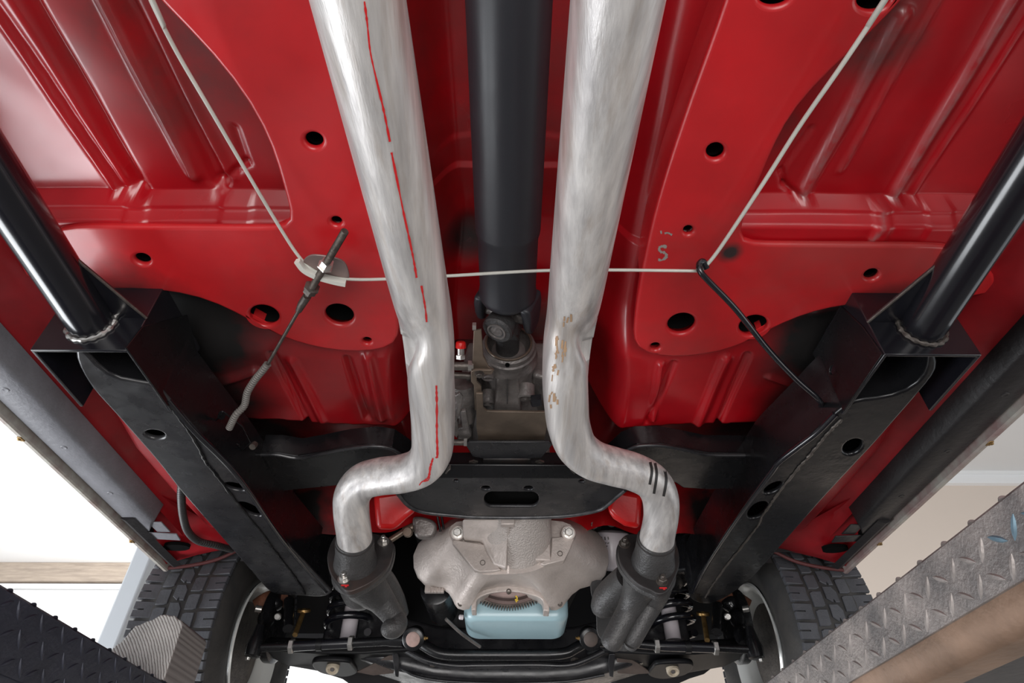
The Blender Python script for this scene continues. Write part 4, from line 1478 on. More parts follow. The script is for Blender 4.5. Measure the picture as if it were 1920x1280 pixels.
for k in range(5):
    p = at(806 + k * 6, 1106, Y=YB - 0.004)
    b.box(p, (0.003, 0.01, 0.012))
b.box(at(815, 1103, Y=YB + 0.003), (0.046, 0.012, 0.02))
b.build('fin', M['cast'], bl, bevel=0.001)
# dark inside wall behind the bell: engine block
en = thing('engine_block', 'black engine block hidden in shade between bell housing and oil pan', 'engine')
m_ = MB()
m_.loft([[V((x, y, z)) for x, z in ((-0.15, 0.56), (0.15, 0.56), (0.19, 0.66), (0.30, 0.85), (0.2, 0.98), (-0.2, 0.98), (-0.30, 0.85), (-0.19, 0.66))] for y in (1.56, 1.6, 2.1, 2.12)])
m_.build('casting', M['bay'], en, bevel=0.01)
# flywheel ring gear
fwl = thing('ring_gear', 'dark steel flywheel ring gear showing its teeth in the bell housing arch', 'gear')
pb = at(953, 1143.5, Y=1.517)
R0 = 0.150
cz = pb.z + R0
m_ = MB()
NT = 140
ro, ri = [], []
for k in range(NT):
    for q, rr2 in ((0.0, R0 - 0.008), (0.28, R0 - 0.008), (0.42, R0), (0.62, R0)):
        a = 2 * PI * (k + q) / NT
        ro.append((pb.x + rr2 * math.sin(a), cz - rr2 * math.cos(a)))
m_.loft([[V((x, y, z)) for x, z in ro] for y in (1.510, 1.524)])
m_.build('teeth', M['darksteel'], fwl, angle=30)
m_ = MB()
m_.lathe((pb.x, 1.485, cz), (0, 1, 0), [(0, 0.10), (0.0, 0.126), (0.004, 0.132), (0.018, 0.134), (0.022, 0.140), (0.04, 0.140)], 64)
m_.build('disc', mat('flywheel_steel', (0.17, 0.12, 0.11), 0.45, metal=0.6, var=0.3, vscale=30), fwl)
m_ = MB()
for du, dv in ((0, 0), (1.5, 3), (-1, 6), (2, 7), (0, 9)):
    m_.box(at(968 + du, 1118 + dv, Y=1.483), (0.004, 0.002, 0.003), Matrix.Rotation(0.5 * dv, 3, 'Y'))
m_.build('paint_mark', M['yellow'], fwl)

# ================================================================== oil pan
op = thing('oil_pan', 'pale blue oil pan below the bell housing arch', 'oil pan')
zb = 0.478
yr = at(960, 1161, z=zb).y
xl, xr = at(868, 1161, Y=yr).x, at(1068, 1161, Y=yr).x
yf = at(960, 1196, z=zb).y + 0.02
xc, hw = (xl + xr) / 2, (xr - xl) / 2


def rrect(cx, cy, hx, hy, r, z, n=8):
    out = []
    for (sx, sy, a0) in ((1, 1, 0), (-1, 1, 90), (-1, -1, 180), (1, -1, 270)):
        for k in range(n + 1):
            a = math.radians(a0 + 90 * k / n)
            out.append(V((cx + sx * (hx - r) + r * math.cos(a), cy + sy * (hy - r) + r * math.sin(a), z)))
    return out


cy, hy = (yr + yf) / 2, (yf - yr) / 2
m_ = MB()
secs = []
for k in range(7):
    a = PI / 2 * k / 6
    ins = 0.022 * (1 - math.sin(a))
    secs.append(rrect(xc, cy, hw - ins, hy - ins * 0.6, max(0.030 - ins * 0.5, 0.006), zb + 0.022 * (1 - math.cos(a))))
secs.append(rrect(xc, cy, hw + 0.002, hy + 0.002, 0.032, zb + 0.10))
secs.append(rrect(xc, cy, hw + 0.004, hy + 0.004, 0.034, 0.60))
m_.loft(secs)
m_.build('pan', M['blue'], op, angle=50)
m_ = MB()
b = MB()
b.lathe(at(868, 1157, Y=1.56), (-1, -0.3, 0), [(0, 0.006), (0.008, 0.006), (0.01, 0.004)], 10)
b.build('plug', M['white'], op)

# starter motor
stt = thing('starter_motor', 'black starter motor cylinder under the left lobe of the bell housing', 'starter motor')
b = MB()
p = at(820, 1112, Y=1.56)
b.lathe(p, V((0.05, 1, -0.02)), [(-0.03, 0.034), (-0.028, 0.038), (0.12, 0.038), (0.14, 0.03)], 34)
b.build('body', M['black'], stt)
b = MB()
b.lathe(at(808, 1090, Y=1.54), V((0, 1, 0)), [(-0.01, 0.028), (0.08, 0.028)], 24)
b.build('solenoid', M['matte'], stt)

# oil filter
of = thing('oil_filter', 'white oil filter canister between the bell housing lobe and the right manifold flange', 'filter')
A, B = at(1147, 996, Y=1.58), at(1148, 1070, Y=1.62)
ax = (B - A).normalized()
L = (B - A).length
b = MB()
b.lathe(A, ax, [(-0.004, 0.0), (-0.002, 0.03), (0.004, 0.044), (0.012, 0.047), (L * 0.75, 0.047), (L * 0.9, 0.044), (L * 0.98, 0.036), (L, 0.02), (L + 0.001, 0)], 40)
ofo = b.build('canister', M['white'], of)
for (rows) in ([(1128, 1006, 10), (1134, 1006, 10), (1140, 1006, 9)], [(1130, 1016, 3), (1135, 1017, 3), (1140, 1017, 3)], [(1131, 1022, 3), (1137, 1023, 3)]):
    for (u, v, h_) in rows:
        strip_on(ofo, [(u, v), (u + 1, v + h_ * 0.6)], 2.2 if h_ > 5 else 3.5, M['greycast'], of, 'print_mark', n=2)
hc = thing('hose_clamp_fitting', 'chrome hose clamp screw and dark fitting above the white oil filter', 'fitting')
b = MB()
b.lathe(at(1134, 974, Y=1.46), (-0.3, -1, -0.3), [(0, 0.014), (0.012, 0.014), (0.012, 0.010), (0.010, 0.009), (0.012, 0.005), (0.012, 0)], 24)
b.lathe(at(1157, 977, Y=1.47), (0.6, -1, -0.3), [(0, 0.015), (0.014, 0.013)], 20)
b.build('clamp', M['zinc'], hc)
b = MB()
b.lathe(at(1146, 976, Y=1.48), (0, -1, -0.2), [(0, 0.016), (0.022, 0.013)], 16)
b.lathe(at(1113, 985, Y=1.44), (0, -1, -0.2), [(0, 0.010), (0.012, 0.008)], 6)
b.build('fitting_body', M['greycast'], hc)

# fittings on the left of the bell housing
lf = thing('gearbox_side_cover', 'dark grey rounded cover and rod fitting left of the bell housing', 'cover')
Pq = Plane(at(800, 990, Y=1.38), (0, -1, -0.3))
sheet('cover', Pq, [(776, 968), (806, 972), (818, 984), (812, 1004), (796, 1009), (780, 1006), (774, 990)], [], t=0.03, bev=0.008, m=M['greycast'], parent=lf, smooth=True)
b = MB()
b.cyl(at(731, 1013, Y=1.40), at(757, 996, Y=1.40), 0.007, seg=14)
b.cyl(at(757, 996, Y=1.40), at(780, 985, Y=1.40), 0.010, seg=14)
b.lathe(at(765, 998, Y=1.39), (0, -1, -0.3), [(0, 0.012), (0.012, 0.010)], 12)
b.build('rod', M['bronze'], lf)
b = MB()
b.cyl(at(820, 968, Y=1.38), at(826, 996, Y=1.40), 0.003, seg=8)
b.cyl(at(828, 968, Y=1.38), at(832, 992, Y=1.40), 0.003, seg=8)
b.build('line', M['black'], lf)

# ================================================================== steering
dl = thing('drag_link', 'thick black steering drag link spanning below the blue oil pan', 'steering link')
PVL, PVR = at(775, 1197, Y=1.72), at(1107, 1197, Y=1.72)
b = MB()
spec = [(790, 1206), (806, 1216), (822, 1223), (845, 1226.5), (900, 1227), (960, 1227), (1030, 1226.5), (1062, 1223), (1080, 1214), (1094, 1206)]
b.tube(catmull([at(u, v, Y=1.735) for u, v in spec], 5), [0.0135] * 46, 22)
b.build('bar', M['black'], dl)
for i, (u, v) in enumerate(((775, 1197), (1107, 1197))):
    p = at(u, v, Y=1.68)
    ax = V((0, -0.88, -0.47))
    b = MB()
    b.lathe(p, ax, [(-0.05, 0.022), (-0.008, 0.028), (0.004, 0.028), (0.006, 0.025)], 30)
    eo = b.build('pivot_eye', M['black'], dl)
    b = MB()
    b.lathe(p + ax * 0.003, ax, [(0, 0.018), (0.005, 0.018), (0.0065, 0.016), (0.0065, 0)], 28)
    b.build('plug', M['brownoil'] if i else mat('pink_oiled_plug', (0.40, 0.27, 0.24), 0.6, var=0.3, vscale=60), eo)
    b = MB()
    k = 1 if i == 0 else -1
    b.lathe(at(u + k * 19, v - 1, Y=1.68), (k, -0.2, 0), [(0, 0.005), (0.006, 0.005), (0.007, 0.003), (0.012, 0.003)], 10)
    b.build('grease_nipple', M['gold'], eo)

for s in (-1, 1):
    t = thing('tie_rod', 'black tie rod with two bright nuts, from the %s wheel to the drag link' % ('left' if s < 0 else 'right'), 'tie rod')
    if s < 0:
        inn, n1, n2, out = (755, 1200), (658, 1205), (547, 1211), (480, 1214)
    else:
        inn, n1, n2, out = (1125, 1200), (1231, 1210), (1341, 1214), (1412, 1217)
    Yt = 1.70
    A, N1, N2, O = [at(u, v, Y=Yt) for u, v in (inn, n1, n2, out)]
    b = MB()
    b.tube([A, A.lerp(N1, 0.25), A.lerp(N1, 0.3), N1], [0.016, 0.013, 0.011, 0.011], 20)
    b.tube([N2, O], [0.010, 0.011], 18)
    b.build('rod', M['black'], t)
    b = MB()
    b.tube([N1, N2], 0.0125, 22)
    so = b.build('adjusting_sleeve', M['gloss'], t)
    b = MB()
    mid = N1.lerp(N2, 0.53)
    b.cyl(mid - V((0.007, 0, 0)), mid + V((0.007, 0, 0)), 0.0150, seg=18)
    b.build('band', M['black'], so)
    for q in (N1, N2):
        b = MB()
        b.lathe(q - V((0.006, 0, 0)), (1, 0, 0), [(0, 0.0165), (0.001, 0.018), (0.011, 0.018), (0.012, 0.0165)], 6)
        b.build('nut', M['zinc'], t)
    b = MB()
    b.lathe(O + V((s * 0.004, 0.0, -0.005)), (0, 0, 1), [(-0.018, 0.012), (-0.015, 0.020), (0.01, 0.022), (0.03, 0.016), (0.06, 0.010)], 24)
    b.build('ball_joint', M['black'], t)
    b = MB()
    b.lathe(O + V((s * 0.012, -0.005, -0.024)), (0, 0, -1), [(0, 0.006), (0.006, 0.005)], 10)
    b.build('grease_nipple', M['zinc'], t)

# ================================================================== suspension
for s in (-1, 1):
    side = 'left' if s < 0 else 'right'
    # coil spring
    t = thing('coil_spring', 'black coil spring with a pale shock absorber inside, at the %s wheel' % side, 'spring')
    cx = at(652 if s < 0 else 1262, 1165, Y=1.83).x
    cc = V((cx, 1.84, 0))
    z0, z1 = 0.535, 0.70
    n = 220
    turns = 4.6
    b = MB()
    b.tube([V((cc.x + 0.058 * math.cos(2 * PI * turns * k / n), cc.y + 0.058 * math.sin(2 * PI * turns * k / n), z0 + (z1 - z0) * k / n)) for k in range(n + 1)], 0.0105, 12)
    b.build('coil', M['gloss'], t)
    b = MB()
    b.lathe((cc.x - s * 0.005, cc.y, z0 - 0.02), (0, 0, 1), [(0, 0.022), (0.2, 0.022)], 24)
    b.build('shock_absorber', M['white'], t)
    b = MB()
    b.lathe((cc.x, cc.y, z1 - 0.01), (0, 0, 1), [(0, 0.075), (0.004, 0.08), (0.12, 0.085)], 30)
    b.build('spring_seat', M['black'], t)
    # lower control arm
    t = thing('lower_control_arm', 'black pressed lower control arm with a round bushing, by the %s wheel' % side, 'control arm')
    P0 = [(s * x, y, z) for x, y, z in ((0.66, 1.80, 0.478), (0.60, 1.775, 0.466), (0.50, 1.76, 0.455), (0.38, 1.765, 0.455), (0.26, 1.79, 0.472), (0.22, 1.85, 0.478), (0.25, 1.90, 0.478), (0.38, 1.93, 0.46),
                                        (0.52, 1.95, 0.455), (0.62, 1.92, 0.465), (0.67, 1.86, 0.478))]
    A = [V(q) for q in P0]
    b = MB()
    b.loft([A, [q + V((0, 0, 0.035)) for q in A]])
    b.build('arm', M['armblack'], t, bevel=0.008, bseg=3)
    b = MB()
    u, v = (623, 1254) if s < 0 else (1262, 1258)
    p = at(u, v, z=0.435)
    b.lathe(p, (0, -0.5, -0.86), [(-0.02, 0.016), (0.0, 0.0175), (0.004, 0.016), (0.004, 0.011), (0.0, 0.010)], 28)
    bo = b.build('bushing', mat('pale_bushing', (0.55, 0.47, 0.36), 0.5, var=0.3, vscale=60), t)
    b = MB()
    b.lathe(p + V((0, 0.002, 0.002)), (0, -0.5, -0.86), [(-0.01, 0.0105), (0.001, 0.0105), (0.001, 0.006), (0.005, 0.006)], 18)
    b.build('bolt', M['greycast'], bo)
    b = MB()
    pts = [at(u - 38, v - 12, z=0.45), at(u - 28, v + 4, z=0.44), at(u, v + 14, z=0.438), at(u + 28, v + 8, z=0.44), at(u + 60, v - 14, z=0.455), at(u + 90, v - 30, z=0.47)]
    if s > 0:
        pts = [at(u + 38, v - 12, z=0.45), at(u + 28, v + 4, z=0.44), at(u, v + 14, z=0.438), at(u - 28, v + 8, z=0.44), at(u - 60, v - 12, z=0.455), at(u - 90, v - 30, z=0.47)]
    k_ = -s
    sheet('bushing_pocket', ZP(0.445), [(u - k_ * 38, v - 11), (u - k_ * 23, v - 15), (u + k_ * 27, v - 13), (u + k_ * 39, v - 6), (u + k_ * 46, v + 8), (u + k_ * 20, v + 15), (u - k_ * 18, v + 9), (u - k_ * 35, v - 1)],
          [], t=0.014, bev=0.005, m=M['armblack'], parent=t, smooth=True)
    b = MB()
    if s < 0:
        pl3 = Plane(at(700, 1245, z=0.46), (0, -0.5, -1))
        q = [(668, 1260), (690, 1250), (735, 1226), (742, 1232), (738, 1262), (700, 1266)]
    else:
        pl3 = Plane(at(1190, 1245, z=0.46), (0, -0.5, -1))
        q = [(1156, 1226), (1170, 1228), (1200, 1246), (1222, 1262), (1190, 1264), (1158, 1262)]
    sheet('brown_plate', pl3, q, [], t=0.004, bev=0.001, m=M['brownoil'], parent=t)
    b = MB()
    q = [(735, 1224), (745, 1224), (749, 1236), (747, 1270), (741, 1268), (737, 1240)] if s < 0 else [(1143, 1226), (1154, 1226), (1153, 1240), (1150, 1270), (1143, 1268), (1140, 1240)]
    sheet('tab', Plane(at(742 if s < 0 else 1148, 1245, z=0.45), (0, -0.7, -1)), q, [], t=0.006, bev=0.002, m=M['blackplate'], parent=t)
    # spindle
    t = thing('steering_knuckle', 'black steering knuckle with rusty caliper and gold bolt, inside the %s wheel' % side, 'steering knuckle')
    xk = s * 0.645
    b = MB()
    u0 = 505 if s < 0 else 1378
    k = s
    pts = [at(u0 - k * 14, 1125, Y=1.80), at(u0 + k * 2, 1150, Y=1.79), at(u0 + k * 12, 1180, Y=1.76), at(u0 + k * 20, 1210, Y=1.72)]
    b.tube(catmull(pts, 6), [0.020 + 0.004 * math.sin(i) for i in range(19)], 16)
    b.build('arm', M['black'], t)
    b = MB()
    b.lathe(V((xk + s * 0.0, 1.86, 0.56)), (s, 0, 0), [(0, 0.05), (0.004, 0.095), (0.008, 0.10), (0.03, 0.098)], 40)
    b.build('backing_plate', M['black'], t)
    b = MB()
    b.tube(catmull([at(u0 - k * 30, 1120, Y=1.84), at(u0 + k * 0, 1126, Y=1.82), at(u0 + k * 22, 1140, Y=1.82)], 5), 0.028, 14)
    b.build('caliper', M['rust'], t)
    b = MB()
    p = at(u0 - k * 15 + (2 if s < 0 else 0), 1155, Y=1.74)
    b.lathe(p, (0, -1, -0.4), [(0, 0.009), (0.008, 0.009), (0.01, 0.007)], 14)
    p = at(u0 + k * 15, 1142, Y=1.74)
    b.lathe(p, (s, -0.5, 0), [(0, 0.009), (0.016, 0.009)], 10)
    b.build('bolt', M['zinc'], t)
    b = MB()
    g0, g1 = (570, 1144), (553, 1190)
    if s > 0:
        g0, g1 = (1318, 1150), (1326, 1200)
    b.cyl(at(*g0, Y=1.80), at(*g1, Y=1.74), 0.007, seg=12)
    b.lathe(at(*g0, Y=1.80), (0, -0.5, 1), [(-0.004, 0.018), (0.003, 0.018)], 20)
    b.build('link_bolt', M['gold'], t)
    b = MB()
    g0, g1 = (542, 1125), (540, 1178)
    if s > 0:
        g0, g1 = (1346, 1135), (1344, 1185)
    b.cyl(at(*g0, Y=1.78), at(*g1, Y=1.73), 0.014, seg=16)
    b.build('bump_stop', M['black'], t)

# dark bars behind the drag link
for k, (spec, rr_, lab) in enumerate((([(760, 1218), (800, 1238), (850, 1247), (900, 1247), (1000, 1246), (1060, 1247), (1095, 1238), (1140, 1216)], 0.008, 'thin black anti-roll bar behind the drag link'),)):
    b = MB()
    b.tube(catmull([at(u, v, Y=1.80) for u, v in spec], 6), rr_, 14)
    tag(b.build('anti_roll_bar', M['blackplate']), lab, 'bar')
b = MB()
b.tube(catmull([at(836, 1160, d=1.5), at(865, 1187, d=1.52), at(900, 1212, d=1.56)], 4), 0.004, 10)
tag(b.build('brake_line', M['greycast']), 'thin grey line slanting below the left corner of the blue oil pan', 'pipe')

# ================================================================== wheels
WC = V((0.803, 1.87, 0.50))
WR, WW = 0.325, 0.205


def block_mesh(name, wd, ln, slit):
    """tread block in local coordinates: x across the tyre, y along the circumference, z outward"""
    hx, hy = wd / 2, ln / 2
    if slit == 1:
        pts = [(-hx, -hy), (hx, -hy), (hx, hy), (-hx, hy), (-hx, 0.0018), (hx * 0.1, 0.0018), (hx * 0.1, -0.0018), (-hx, -0.0018)]
    elif slit == 2:
        pts = [(-hx, -hy), (hx * .4, -hy), (hx, -hy * .3), (hx, hy), (hx * .3, hy), (hx * .1, hy * .6), (-hx * .1, hy), (-hx, hy * .5)]
    else:
        pts = [(-hx, -hy * .8), (-hx * .5, -hy), (hx, -hy), (hx, hy * .8), (hx * .5, hy), (-hx, hy)]
    h = 0.007
    b = MB()
    inner = [(x * 0.93, y * 0.93) for x, y in pts]
    b.loft([[V((x, y, -0.003)) for x, y in pts], [V((x, y, h - 0.0015)) for x, y in pts], [V((x, y, h)) for x, y in inner]])
    me_ = b.mesh(name, 30)
    me_.materials.append(M['tread'])
    return me_


NR = 46
pitch = 2 * PI * WR / NR
BM = [block_mesh('tread_block', 0.047, pitch * 0.84, 1), block_mesh('tread_block', 0.028, pitch * 0.86, 0), block_mesh('tread_block', 0.030, pitch * 0.90, 2)]
for s in (-1, 1):
    side = 'left' if s < 0 else 'right'
    t = thing('wheel', ('left front wheel, black tyre tread behind the wooden block' if s < 0 else 'right front wheel, black tyre tread behind the grey chequer-plate ramp'), 'wheel')
    c = V((s * WC.x, WC.y, WC.z))
    b = MB()
    hw_ = WW / 2
    prof = [(-hw_ + 0.028, 0.168), (-hw_ + 0.008, 0.176), (-hw_ - 0.006, 0.225), (-hw_ - 0.010, 0.262), (-hw_ - 0.004, 0.290), (-hw_ + 0.003, 0.308), (-hw_ + 0.012, 0.318), (-0.03, WR - 0.001), (0.03, WR - 0.001),
            (hw_ - 0.012, 0.318), (hw_ - 0.003, 0.308), (hw_ + 0.004, 0.290), (hw_ + 0.010, 0.262), (hw_ + 0.006, 0.225), (hw_ - 0.008, 0.176), (hw_ - 0.028, 0.168)]
    R = []
    SG = 96
    for (x, r) in prof:
        R.append([c + V((x, r * math.cos(2 * PI * k / SG), r * math.sin(2 * PI * k / SG))) for k in range(SG)])
    b.loft(R, False)
    tyre = b.build('tyre', M['rubber'], t, angle=60)
    cols = [(-0.078, 0, 1, 0.0, 0.0045), (-0.037, 1, 1, 0.35, 0.0005), (0.0, 2, 1, 0.1, 0.0), (0.037, 1, -1, 0.6, 0.0005), (0.078, 0, -1, 0.5, 0.0045)]
    for (x, mi, fx, ph, drop) in cols:
        for k in range(NR):
            a = 2 * PI * (k + ph) / NR
            o = bpy.data.objects.new('tread_block', BM[mi])
            C.objects.link(o)
            o.parent = tyre
            radial = V((0, math.cos(a), math.sin(a)))
            tang = V((0, -math.sin(a), math.cos(a)))
            Mx = Matrix((V((fx, 0, 0)), tang * fx, radial)).transposed()
            tilt = Matrix.Rotation(-fx * 0.0 + (0.11 if x > 0.05 else -0.11 if x < -0.05 else 0), 3, 'Y')
            Mq = Matrix.Rotation(0.11 if x > 0.05 else (-0.11 if x < -0.05 else 0), 3, V((0, -math.sin(a), math.cos(a)))).to_4x4() @ Mx.to_4x4()
            Mq.translation = c + V((x, 0, 0)) + radial * (WR - 0.004 - drop)
            o.matrix_basis = Mq
    b = MB()
    R = []
    inx = -s * (hw_ - 0.004)
    prof = [(inx, 0.176), (inx - s * 0.004, 0.172), (inx, 0.166), (inx + s * 0.010, 0.150), (inx + s * 0.022, 0.146), (inx + s * 0.05, 0.143), (inx + s * 0.10, 0.140), (inx + s * 0.13, 0.130), (inx + s * 0.14, 0.09), (inx + s * 0.135, 0.03), (inx + s * 0.135, 0.001)]
    for (x, r) in prof:
        R.append([c + V((x, r * math.cos(2 * PI * k / SG), r * math.sin(2 * PI * k / SG))) for k in range(SG)])
    b.loft(R, False)
    b.build('rim', M['chrome'], t, label='bright metal rim', angle=50)
    b = MB()
    b.lathe(c + V((-s * 0.06, 0, 0)), (s, 0, 0), [(0, 0.03), (0.0, 0.120), (0.022, 0.120), (0.03, 0.06), (0.08, 0.05)], 60)
    b.build('brake_disc', M['darksteel'], t)

# ================================================================== wooden block on the left ramp
wb = MB()
yb_ = 1.325
tp = [(-0.789, 0.348), (-0.779, 0.361), (-0.772, 0.366), (-0.764, 0.383), (-0.757, 0.397), (-0.749, 0.398), (-0.738, 0.405), (-0.727, 0.408), (-0.715, 0.417), (-0.704, 0.419), (-0.693, 0.416), (-0.685, 0.417), (-0.674, 0.409), (-0.667, 0.407), (-0.661, 0.400)]
ring = [(-0.79, 0.297)] + tp + [(-0.661, 0.297)]
wb.loft([[V((x, yb_, z)) for x, z in ring], [V((x, yb_ + 0.135, z)) for x, z in ring]])
wo = wb.build('wooden_block', None, None, bevel=0.003)
tag(wo, 'weathered wooden block with cracked end grain, standing on the left ramp by the tyre', 'wooden block')


def wood_mat():
    m = bpy.data.materials.new('cracked_end_grain')
    m.use_nodes = True
    N, L = m.node_tree.nodes, m.node_tree.links
    b = N['Principled BSDF']
    b.inputs['Roughness'].default_value = 0.8
    g = N.new('ShaderNodeNewGeometry')
    mp = N.new('ShaderNodeMapping')
    mp.inputs['Location'].default_value = (0.95, 0, -1.50)
    mp.inputs['Scale'].default_value = (1, 0.05, 1)
    L.new(g.outputs['Position'], mp.inputs[0])
    wv = N.new('ShaderNodeTexWave')
    wv.wave_type = 'RINGS'
    wv.rings_direction = 'Y'
    wv.inputs['Scale'].default_value = 62
    wv.inputs['Distortion'].default_value = 2.2
    wv.inputs['Detail'].default_value = 3
    wv.inputs['Detail Scale'].default_value = 1.2
    L.new(mp.outputs[0], wv.inputs['Vector'])
    no = N.new('ShaderNodeTexNoise')
    no.inputs['Scale'].default_value = 30
    no.inputs['Detail'].default_value = 6
    L.new(g.outputs['Position'], no.inputs['Vector'])
    cr = N.new('ShaderNodeValToRGB')
    cr.color_ramp.elements[0].position = 0.05
    cr.color_ramp.elements[0].color = (0.13, 0.10, 0.085, 1)
    cr.color_ramp.elements[1].position = 0.28
    cr.color_ramp.elements[1].color = (0.46, 0.43, 0.40, 1)
    L.new(wv.outputs['Fac'], cr.inputs[0])
    mx = N.new('ShaderNodeMix')
    mx.data_type = 'RGBA'
    mx.blend_type = 'MULTIPLY'
    mx.inputs[0].default_value = 0.6
    L.new(cr.outputs[0], mx.inputs[6])
    L.new(no.outputs['Fac'], mx.inputs[7])
    m2 = N.new('ShaderNodeMix')
    m2.data_type = 'RGBA'
    sx = N.new('ShaderNodeSeparateXYZ')
    L.new(g.outputs['True Normal'], sx.inputs[0])
    cmp_ = N.new('ShaderNodeMath')
    cmp_.operation = 'LESS_THAN'
    L.new(sx.outputs[1], cmp_.inputs[0])
    cmp_.inputs[1].default_value = -0.8
    L.new(cmp_.outputs[0], m2.inputs[0])
    m2.inputs[6].default_value = (0.12, 0.095, 0.085, 1)
    L.new(mx.outputs[2], m2.inputs[7])
    hsv = N.new('ShaderNodeHueSaturation')
    hsv.inputs['Value'].default_value = 1.7
    hsv.inputs['Saturation'].default_value = 0.6
    L.new(m2.outputs[2], hsv.inputs['Color'])
    L.new(hsv.outputs[0], b.inputs['Base Color'])
    bp = N.new('ShaderNodeBump')
    bp.inputs['Strength'].default_value = 0.6
    bp.inputs['Distance'].default_value = 0.002
    L.new(wv.outputs['Fac'], bp.inputs['Height'])
    L.new(bp.outputs[0], b.inputs['Normal'])
    return m


wo.data.materials.clear()
wo.data.materials.append(wood_mat())

# ================================================================== ramps of the lift
for s in (-1, 1):
    x0 = -0.66 if s < 0 else 0.50
    x1 = x0 + s * 0.20
    zt_, zm, zl = 0.295, (0.207 if s < 0 else 0.222), (0.18 if s < 0 else 0.186)
    Yb, Ye = -1.0, 1.48
    t = thing('lift_ramp', ('dark blue-grey chequer-plate lift ramp in the lower left corner' if s < 0 else 'worn grey chequer-plate lift ramp in the lower right corner, brown lower edge'), 'ramp')
    pm = M['plateL'] if s < 0 else M['plateR']
    b = MB()
    th = 0.006
    prof = [(x0, zm), (x0, zt_ - 0.004), (x0 + s * 0.004, zt_), (x1, zt_), (x1, zt_ - th), (x0 + s * th, zt_ - th), (x0 + s * th, zm)]
    b.loft([[V((x, y, z)) for x, z in prof] for y in (Yb, 0, 0.5, 1.0, Ye)])
    po = b.build('tread_plate', pm, t)
    b = MB()
    n = 8
    prof = [(x0 + s * 0.001, zm + 0.001)] + [(x0 + s * (0.004 + 0.016 * (1 - math.cos(PI / 2 * k / n))), zm - (zm - zl) * math.sin(PI / 2 * k / n)) for k in range(n + 1)] + [(x0 + s * 0.06, zl), (x0 + s * 0.06, zl + 0.006), (x0 + s * 0.02, zm)]
    b.loft([[V((x, y, z)) for x, z in prof] for y in (Yb, 0, 0.5, 1.0, Ye)])
    b.build('lower_edge', M['brownedge'] if s > 0 else pm, t, label='brown rounded lower edge' if s > 0 else None)
    b = MB()
    b.loft([[V((x, y, z)) for x, z in ((x0 + s * 0.055, zl + 0.003), (x1, zl + 0.003), (x1, zl + 0.02), (x0 + s * 0.055, zl + 0.02))] for y in (Yb, Ye)])
    b.build('underside_web', mat('underside_steel', (0.10, 0.098, 0.10), 0.55, metal=0.4, var=0.4, vscale=6, bump=0.3), t)
    # lugs
    lb = MB()
    rings = []
    for i in range(5):
        x = -1 + 2 * i / 4
        w_ = 0.0034 * math.sqrt(max(1 - x * x, 0.02))
        h_ = 0.0018 * (1 - x * x * 0.9)
        rings.append([V((x * 0.013, -w_, -0.0005)), V((x * 0.013, -w_ * 0.5, h_)), V((x * 0.013, w_ * 0.5, h_)), V((x * 0.013, w_, -0.0005))])
    lb.loft(rings)
    lug = lb.mesh('lug')
    lug.materials.append(pm if s < 0 else M['lug'])
    lug2 = lug.copy()
    lug2.materials.clear()
    lug2.materials.append(M['bluewear'])
    k = 0
    yy = 0.02 if s > 0 else 0.18
    while yy < 1.34:
        for j in range(3):
            z = zm + 0.014 + j * 0.0285
            ang = (0.55 if (k + j) % 2 == 0 else -0.95)
            if z > zt_ - 0.008:
                continue
            o = bpy.data.objects.new('lug', lug2 if (s > 0 and 0.45 < yy < 0.60 and j > 0) else lug)
            C.objects.link(o)
            o.parent = po
            dy = V((0, math.cos(ang), math.sin(ang)))
            nn = V((-s, 0, 0))
            yv = nn.cross(dy)
            Mx = Matrix((dy, yv, nn)).transposed().to_4x4()
            Mx.translation = V((x0 + nn.x * 0.0003, yy + (0.0 if j % 2 == 0 else 0.0), z))
            o.matrix_basis = Mx
        # bump on the top rim
        if k % 2 == 0:
            o = bpy.data.objects.new('lug', lug)
            C.objects.link(o)
            o.parent = po
            Mx = Matrix((V((0, 1, 0)), V((-1, 0, 0)), V((0, 0, 1)))).transposed().to_4x4() @ Matrix.Diagonal((0.45, 0.9, 1.5, 1))
            Mx.translation = V((x0 + s * 0.004, yy, zt_))
            o.matrix_basis = Mx
        yy += 0.0275
        k += 1

# pale post beyond the left tyre
b = MB()
p = at(268, 1080, Y=2.7)
b.box((p.x - 0.01, 2.7, 0.2), (0.085, 0.10, 2.2))
po_ = b.build('lift_post', M['post'], None, bevel=0.01)
tag(po_, 'pale grey upright post beyond the left tyre', 'post')
po_['drop'] = 1

# ================================================================== brake cable and its fittings
cb = thing('brake_cable', 'long pale handbrake cable crossing under the exhaust pipes', 'cable')
zc_ = 0.655
pc = [at(268, -40, z=0.64), at(283, 0, z=0.645), at(330, 95, z=0.652), at(400, 215, z=0.655), at(470, 335, z=0.655), at(530, 435, z=0.652), at(560, 480, z=0.648), at(585, 505, z=0.643), at(620, 519, z=0.642), at(660, 523.5, z=0.645),
      at(720, 523, z=0.650), at(840, 517, z=0.650), at(940, 511, z=0.650), at(1027, 507, z=0.652), at(1145, 506, z=0.655), at(1240, 507, z=0.655), at(1312, 508, z=0.652)]
pc = [pc[0] + (pc[0] - pc[2]).normalized() * 0.6] + pc
b = MB()
b.tube(catmull(pc, 8), 0.0023, 12)
b.build('sheath', M['cablewhite'], cb)
b = MB()
pr = [at(1312, 508, z=0.652), at(1322, 500, z=0.652), at(1350, 465, z=0.655), at(1430, 345, z=0.655), at(1500, 235, z=0.654), at(1580, 120, z=0.650), at(1660, 0, z=0.646), at(1690, -50, z=0.64)]
pr = pr + [pr[-1] + (pr[-1] - pr[-3]).normalized() * 0.6]
b.tube(catmull(pr, 8), 0.0027, 12)
b.build('sheath', M['cablewhite'], cb)

